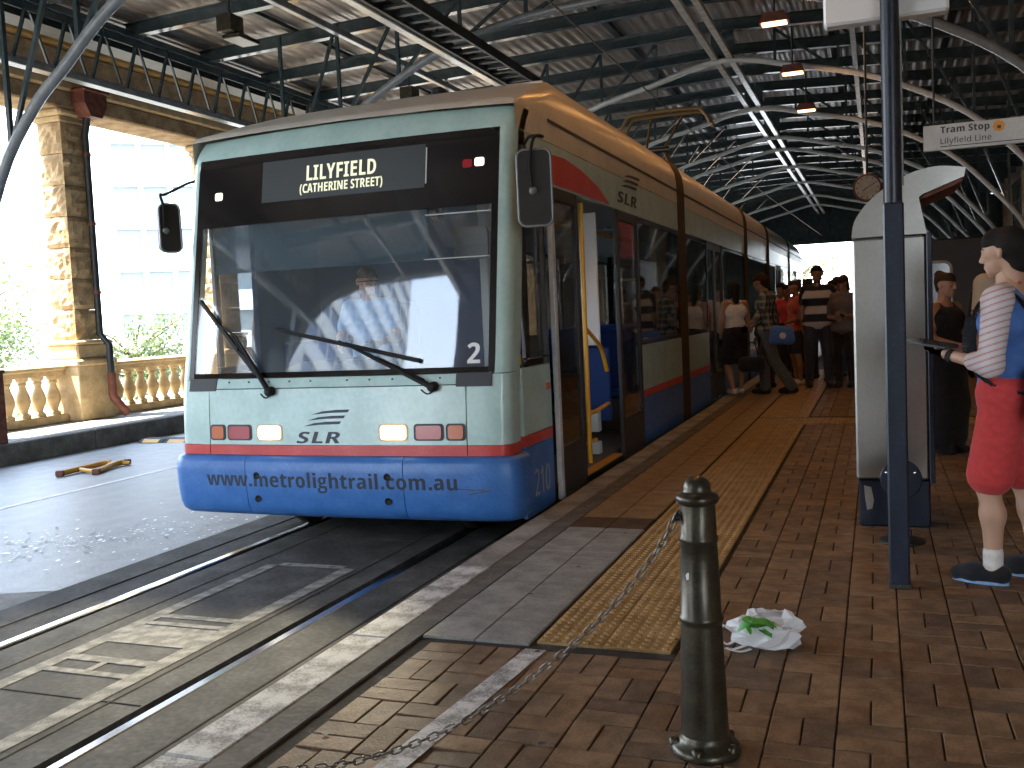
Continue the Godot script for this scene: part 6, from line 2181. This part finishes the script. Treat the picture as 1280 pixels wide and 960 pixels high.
	inst("pouch", flesh([[v3(-0.11, 0.22, 0), v3(0.11, 0.20, 0), 0.055, 0.055], [v3(-0.10, 0.14, 0), v3(0.10, 0.13, 0), 0.07, 0.07], [v3(-0.12, 0.06, 0), v3(0.12, 0.05, 0), 0.07, 0.07]], 0.014, 0.06), M.blue_cloth, bb)
	st = B(); tube(st, smooth_path([v3(-0.1, 0.24, 0), v3(-0.13, 0.5, -0.05), v3(-0.08, 0.70, -0.12)], 4), 0.012, 6)
	obj("strap", st, M.black_cloth, bb)
	st = B(); lathe(st, [[0.05, 0.0], [0.0, 0.006]], 7, v3(0.02, 0.12, 0.078), Basis(Vector3.RIGHT, PI / 2))
	obj("emblem", st, M.white_cloth, bb)
	person("woman in a coral red top and dark shorts behind the plaid shirt", v3(2.42, P, -10.9), v3(-0.8, 0, 0.35), 1.74, {
		"skin": M.skin_d, "hair": M.hair_brown, "hair_shape": BUN_HAIR, "cell": 0.018,
		"pose": {"le": v3(0.25, 1.13, 0.03), "lw": v3(0.12, 1.04, 0.24)},
		"clothes": [{"name": "top", "over": "torso", "sleeve": 0.45, "grow": 0.02, "mat": M.coral_cloth}, {"name": "shorts", "over": "hips", "leg": 0.7, "flare": 0.02, "grow": 0.016, "mat": M.denim}, {"name": "shoes", "over": "shoes", "grow": 0.008, "mat": M.white_cloth}]})
	var hat := person("person in dark clothes and a brimmed hat behind the striped shirt", v3(2.55, P, -12.2), v3(-0.6, 0, 0.8), 1.74, {
		"skin": M.skin_c, "hair": M.hair_black, "hair_shape": SHORT_HAIR, "cell": 0.022,
		"clothes": [{"name": "shirt", "over": "torso", "sleeve": 1.8, "grow": 0.018, "mat": M.black_cloth}, {"name": "trousers", "over": "hips", "leg": 1.95, "grow": 0.014, "mat": M.denim}, {"name": "shoes", "over": "shoes", "grow": 0.008, "mat": M.black_cloth}]})
	st = B(); lathe(st, [[0.17, 0.0], [0.172, 0.008], [0.09, 0.02], [0.088, 0.09], [0.06, 0.11], [0.0, 0.112]], 18, v3(0, 1.69, 0.02))
	obj("hat", st, M.black_cloth, hat)
	var bands := func(p: Vector3) -> Color:
		var f := fposmod((p.y - 0.94) / 0.245, 1.0)
		return Color(0.42, 0.36, 0.31) if f < 0.5 else Color(0.018, 0.02, 0.03)
	person("tall man in a broad-striped top and dark jeans facing the camera", v3(2.80, P, -10.3), v3(0.1, 0, 1), 1.94, {
		"skin": M.skin_c, "hair": M.hair_black, "hair_shape": SHORT_HAIR, "cell": 0.018, "wide": 1.08,
		"pose": {"lw": v3(0.22, 0.92, -0.02), "rw": v3(-0.22, 0.92, -0.02), "lk": v3(0.12, 0.49, 0.02), "la": v3(0.14, 0.085, 0), "rk": v3(-0.12, 0.49, 0.0), "ra": v3(-0.14, 0.085, -0.02)},
		"clothes": [{"name": "shirt", "over": "torso", "grow": 0.02, "mat": vc, "tint": bands}, {"name": "sleeves", "over": "", "sleeve": 0.6, "grow": 0.018, "mat": M.black_cloth}, {"name": "jeans", "over": "hips", "leg": 1.97, "grow": 0.018, "mat": M.denim}, {"name": "shoes", "over": "shoes", "grow": 0.01, "mat": M.black_cloth}]})
	person("woman in a taupe blouse and dark trousers looking down at her phone", v3(3.20, P, -10.2), v3(-0.25, 0, 1), 1.76, {
		"skin": M.skin_d, "hair": M.hair_brown, "hair_shape": LONG_HAIR, "look": v3(0.35, -0.1, 0), "cell": 0.018,
		"pose": {"le": v3(0.24, 1.12, 0.02), "lw": v3(0.07, 1.13, 0.24), "re": v3(-0.24, 1.12, 0.02), "rw": v3(-0.05, 1.10, 0.25)},
		"clothes": [{"name": "blouse", "over": "torso neck", "sleeve": 0.9, "grow": 0.02, "mat": M.taupe_cloth}, {"name": "trousers", "over": "hips", "leg": 1.96, "grow": 0.014, "mat": M.black_cloth}, {"name": "shoes", "over": "shoes", "grow": 0.008, "mat": M.black_cloth}]})
	person("short person in a dark jacket between the white top and the plaid shirt", v3(1.98, P, -10.4), v3(-0.7, 0, 0.6), 1.66, {
		"skin": M.skin_c, "hair": M.hair_black, "hair_shape": LONG_HAIR, "cell": 0.022,
		"clothes": [{"name": "jacket", "over": "torso", "sleeve": 1.8, "grow": 0.02, "mat": M.black_cloth}, {"name": "trousers", "over": "hips", "leg": 1.95, "grow": 0.014, "mat": M.denim}, {"name": "shoes", "over": "shoes", "grow": 0.008, "mat": M.black_cloth}]})
	person("tall person in a grey top behind the taupe blouse by the far opening", v3(3.02, P, -12.6), v3(-0.2, 0, 1), 1.80, {
		"skin": M.skin_d, "hair": M.hair_brown, "hair_shape": SHORT_HAIR, "cell": 0.022,
		"clothes": [{"name": "shirt", "over": "torso", "sleeve": 0.8, "grow": 0.02, "mat": M.grey_cloth}, {"name": "trousers", "over": "hips", "leg": 1.95, "grow": 0.014, "mat": M.denim}, {"name": "shoes", "over": "shoes", "grow": 0.008, "mat": M.black_cloth}]})
	for e in [["person in a maroon top behind the coral top near the tram side", v3(2.16, P, -12.4), 1.70, M.red_cloth, M.skin_c], ["person in a blue shirt behind the broad-striped top", v3(2.98, P, -11.6), 1.72, M.blue_cloth, M.skin_d], ["person in a white shirt farthest along the tram side", v3(1.95, P, -13.6), 1.76, M.white_cloth, M.skin_d]]:
		person(e[0], e[1], v3(-0.3, 0, 0.9), e[2], {"skin": e[4], "hair": M.hair_black, "hair_shape": SHORT_HAIR, "cell": 0.022,
			"clothes": [{"name": "shirt", "over": "torso", "sleeve": 0.7, "grow": 0.02, "mat": e[3]}, {"name": "trousers", "over": "hips", "leg": 1.95, "grow": 0.014, "mat": M.denim}, {"name": "shoes", "over": "shoes", "grow": 0.008, "mat": M.black_cloth}]})
	var ph := thing("phone", "small dark phone in the hands of the taupe-bloused woman", "phone", v3(3.12, P + 1.17, -9.88))
	st = B(); box(st, Vector3.ZERO, v3(0.075, 0.13, 0.01), Basis(Vector3.RIGHT, -0.8), 0.004)
	obj("case", st, M.charcoal, ph)
	st = B(); box(st, Basis(Vector3.RIGHT, -0.8) * v3(0, 0, -0.006), v3(0.068, 0.12, 0.002), Basis(Vector3.RIGHT, -0.8))
	obj("screen", st, M.black_gloss, ph)
	# --- driver
	var dr := person("tram driver in a light blue shirt and glasses behind the windscreen", v3(-0.32, 0.76, -1.28), v3(0.15, 0, 1), 1.78, {
		"skin": M.skin_b, "hair": M.hair_brown, "hair_shape": SHORT_HAIR, "look": v3(0.15, 0.25, 0), "cell": 0.016, "wide": 1.08,
		"pose": {"pelvis": v3(0, 0.50, 0), "waist": v3(0, 0.66, 0.02), "chest": v3(0, 0.87, 0.05), "neck": v3(0, 1.04, 0.06), "head": v3(0, 1.20, 0.11) + v3(0, 0.36, 0) * 0.0, "ls": v3(0.18, 0.99, 0.05), "rs": v3(-0.18, 0.99, 0.05), "le": v3(0.24, 0.74, 0.14), "re": v3(-0.24, 0.74, 0.14), "lw": v3(0.17, 0.70, 0.38), "rw": v3(-0.16, 0.70, 0.38), "lh": v3(0.1, 0.48, 0.02), "rh": v3(-0.1, 0.48, 0.02), "lk": v3(0.12, 0.50, 0.44), "rk": v3(-0.12, 0.50, 0.44), "la": v3(0.12, 0.09, 0.46), "ra": v3(-0.12, 0.09, 0.46)},
		"clothes": [{"name": "shirt", "over": "torso neck", "sleeve": 0.6, "grow": 0.018, "mat": M.sky_cloth}, {"name": "trousers", "over": "hips", "leg": 1.95, "grow": 0.014, "mat": M.denim}, {"name": "shoes", "over": "shoes", "grow": 0.008, "mat": M.black_cloth}]})
	st = B(); tube(st, [v3(-0.05, 1.222, 0.205), v3(0.0, 1.22, 0.222), v3(0.06, 1.222, 0.205), v3(0.09, 1.225, 0.10)], 0.006, 6)
	obj("glasses", st, M.black_rubber, dr)
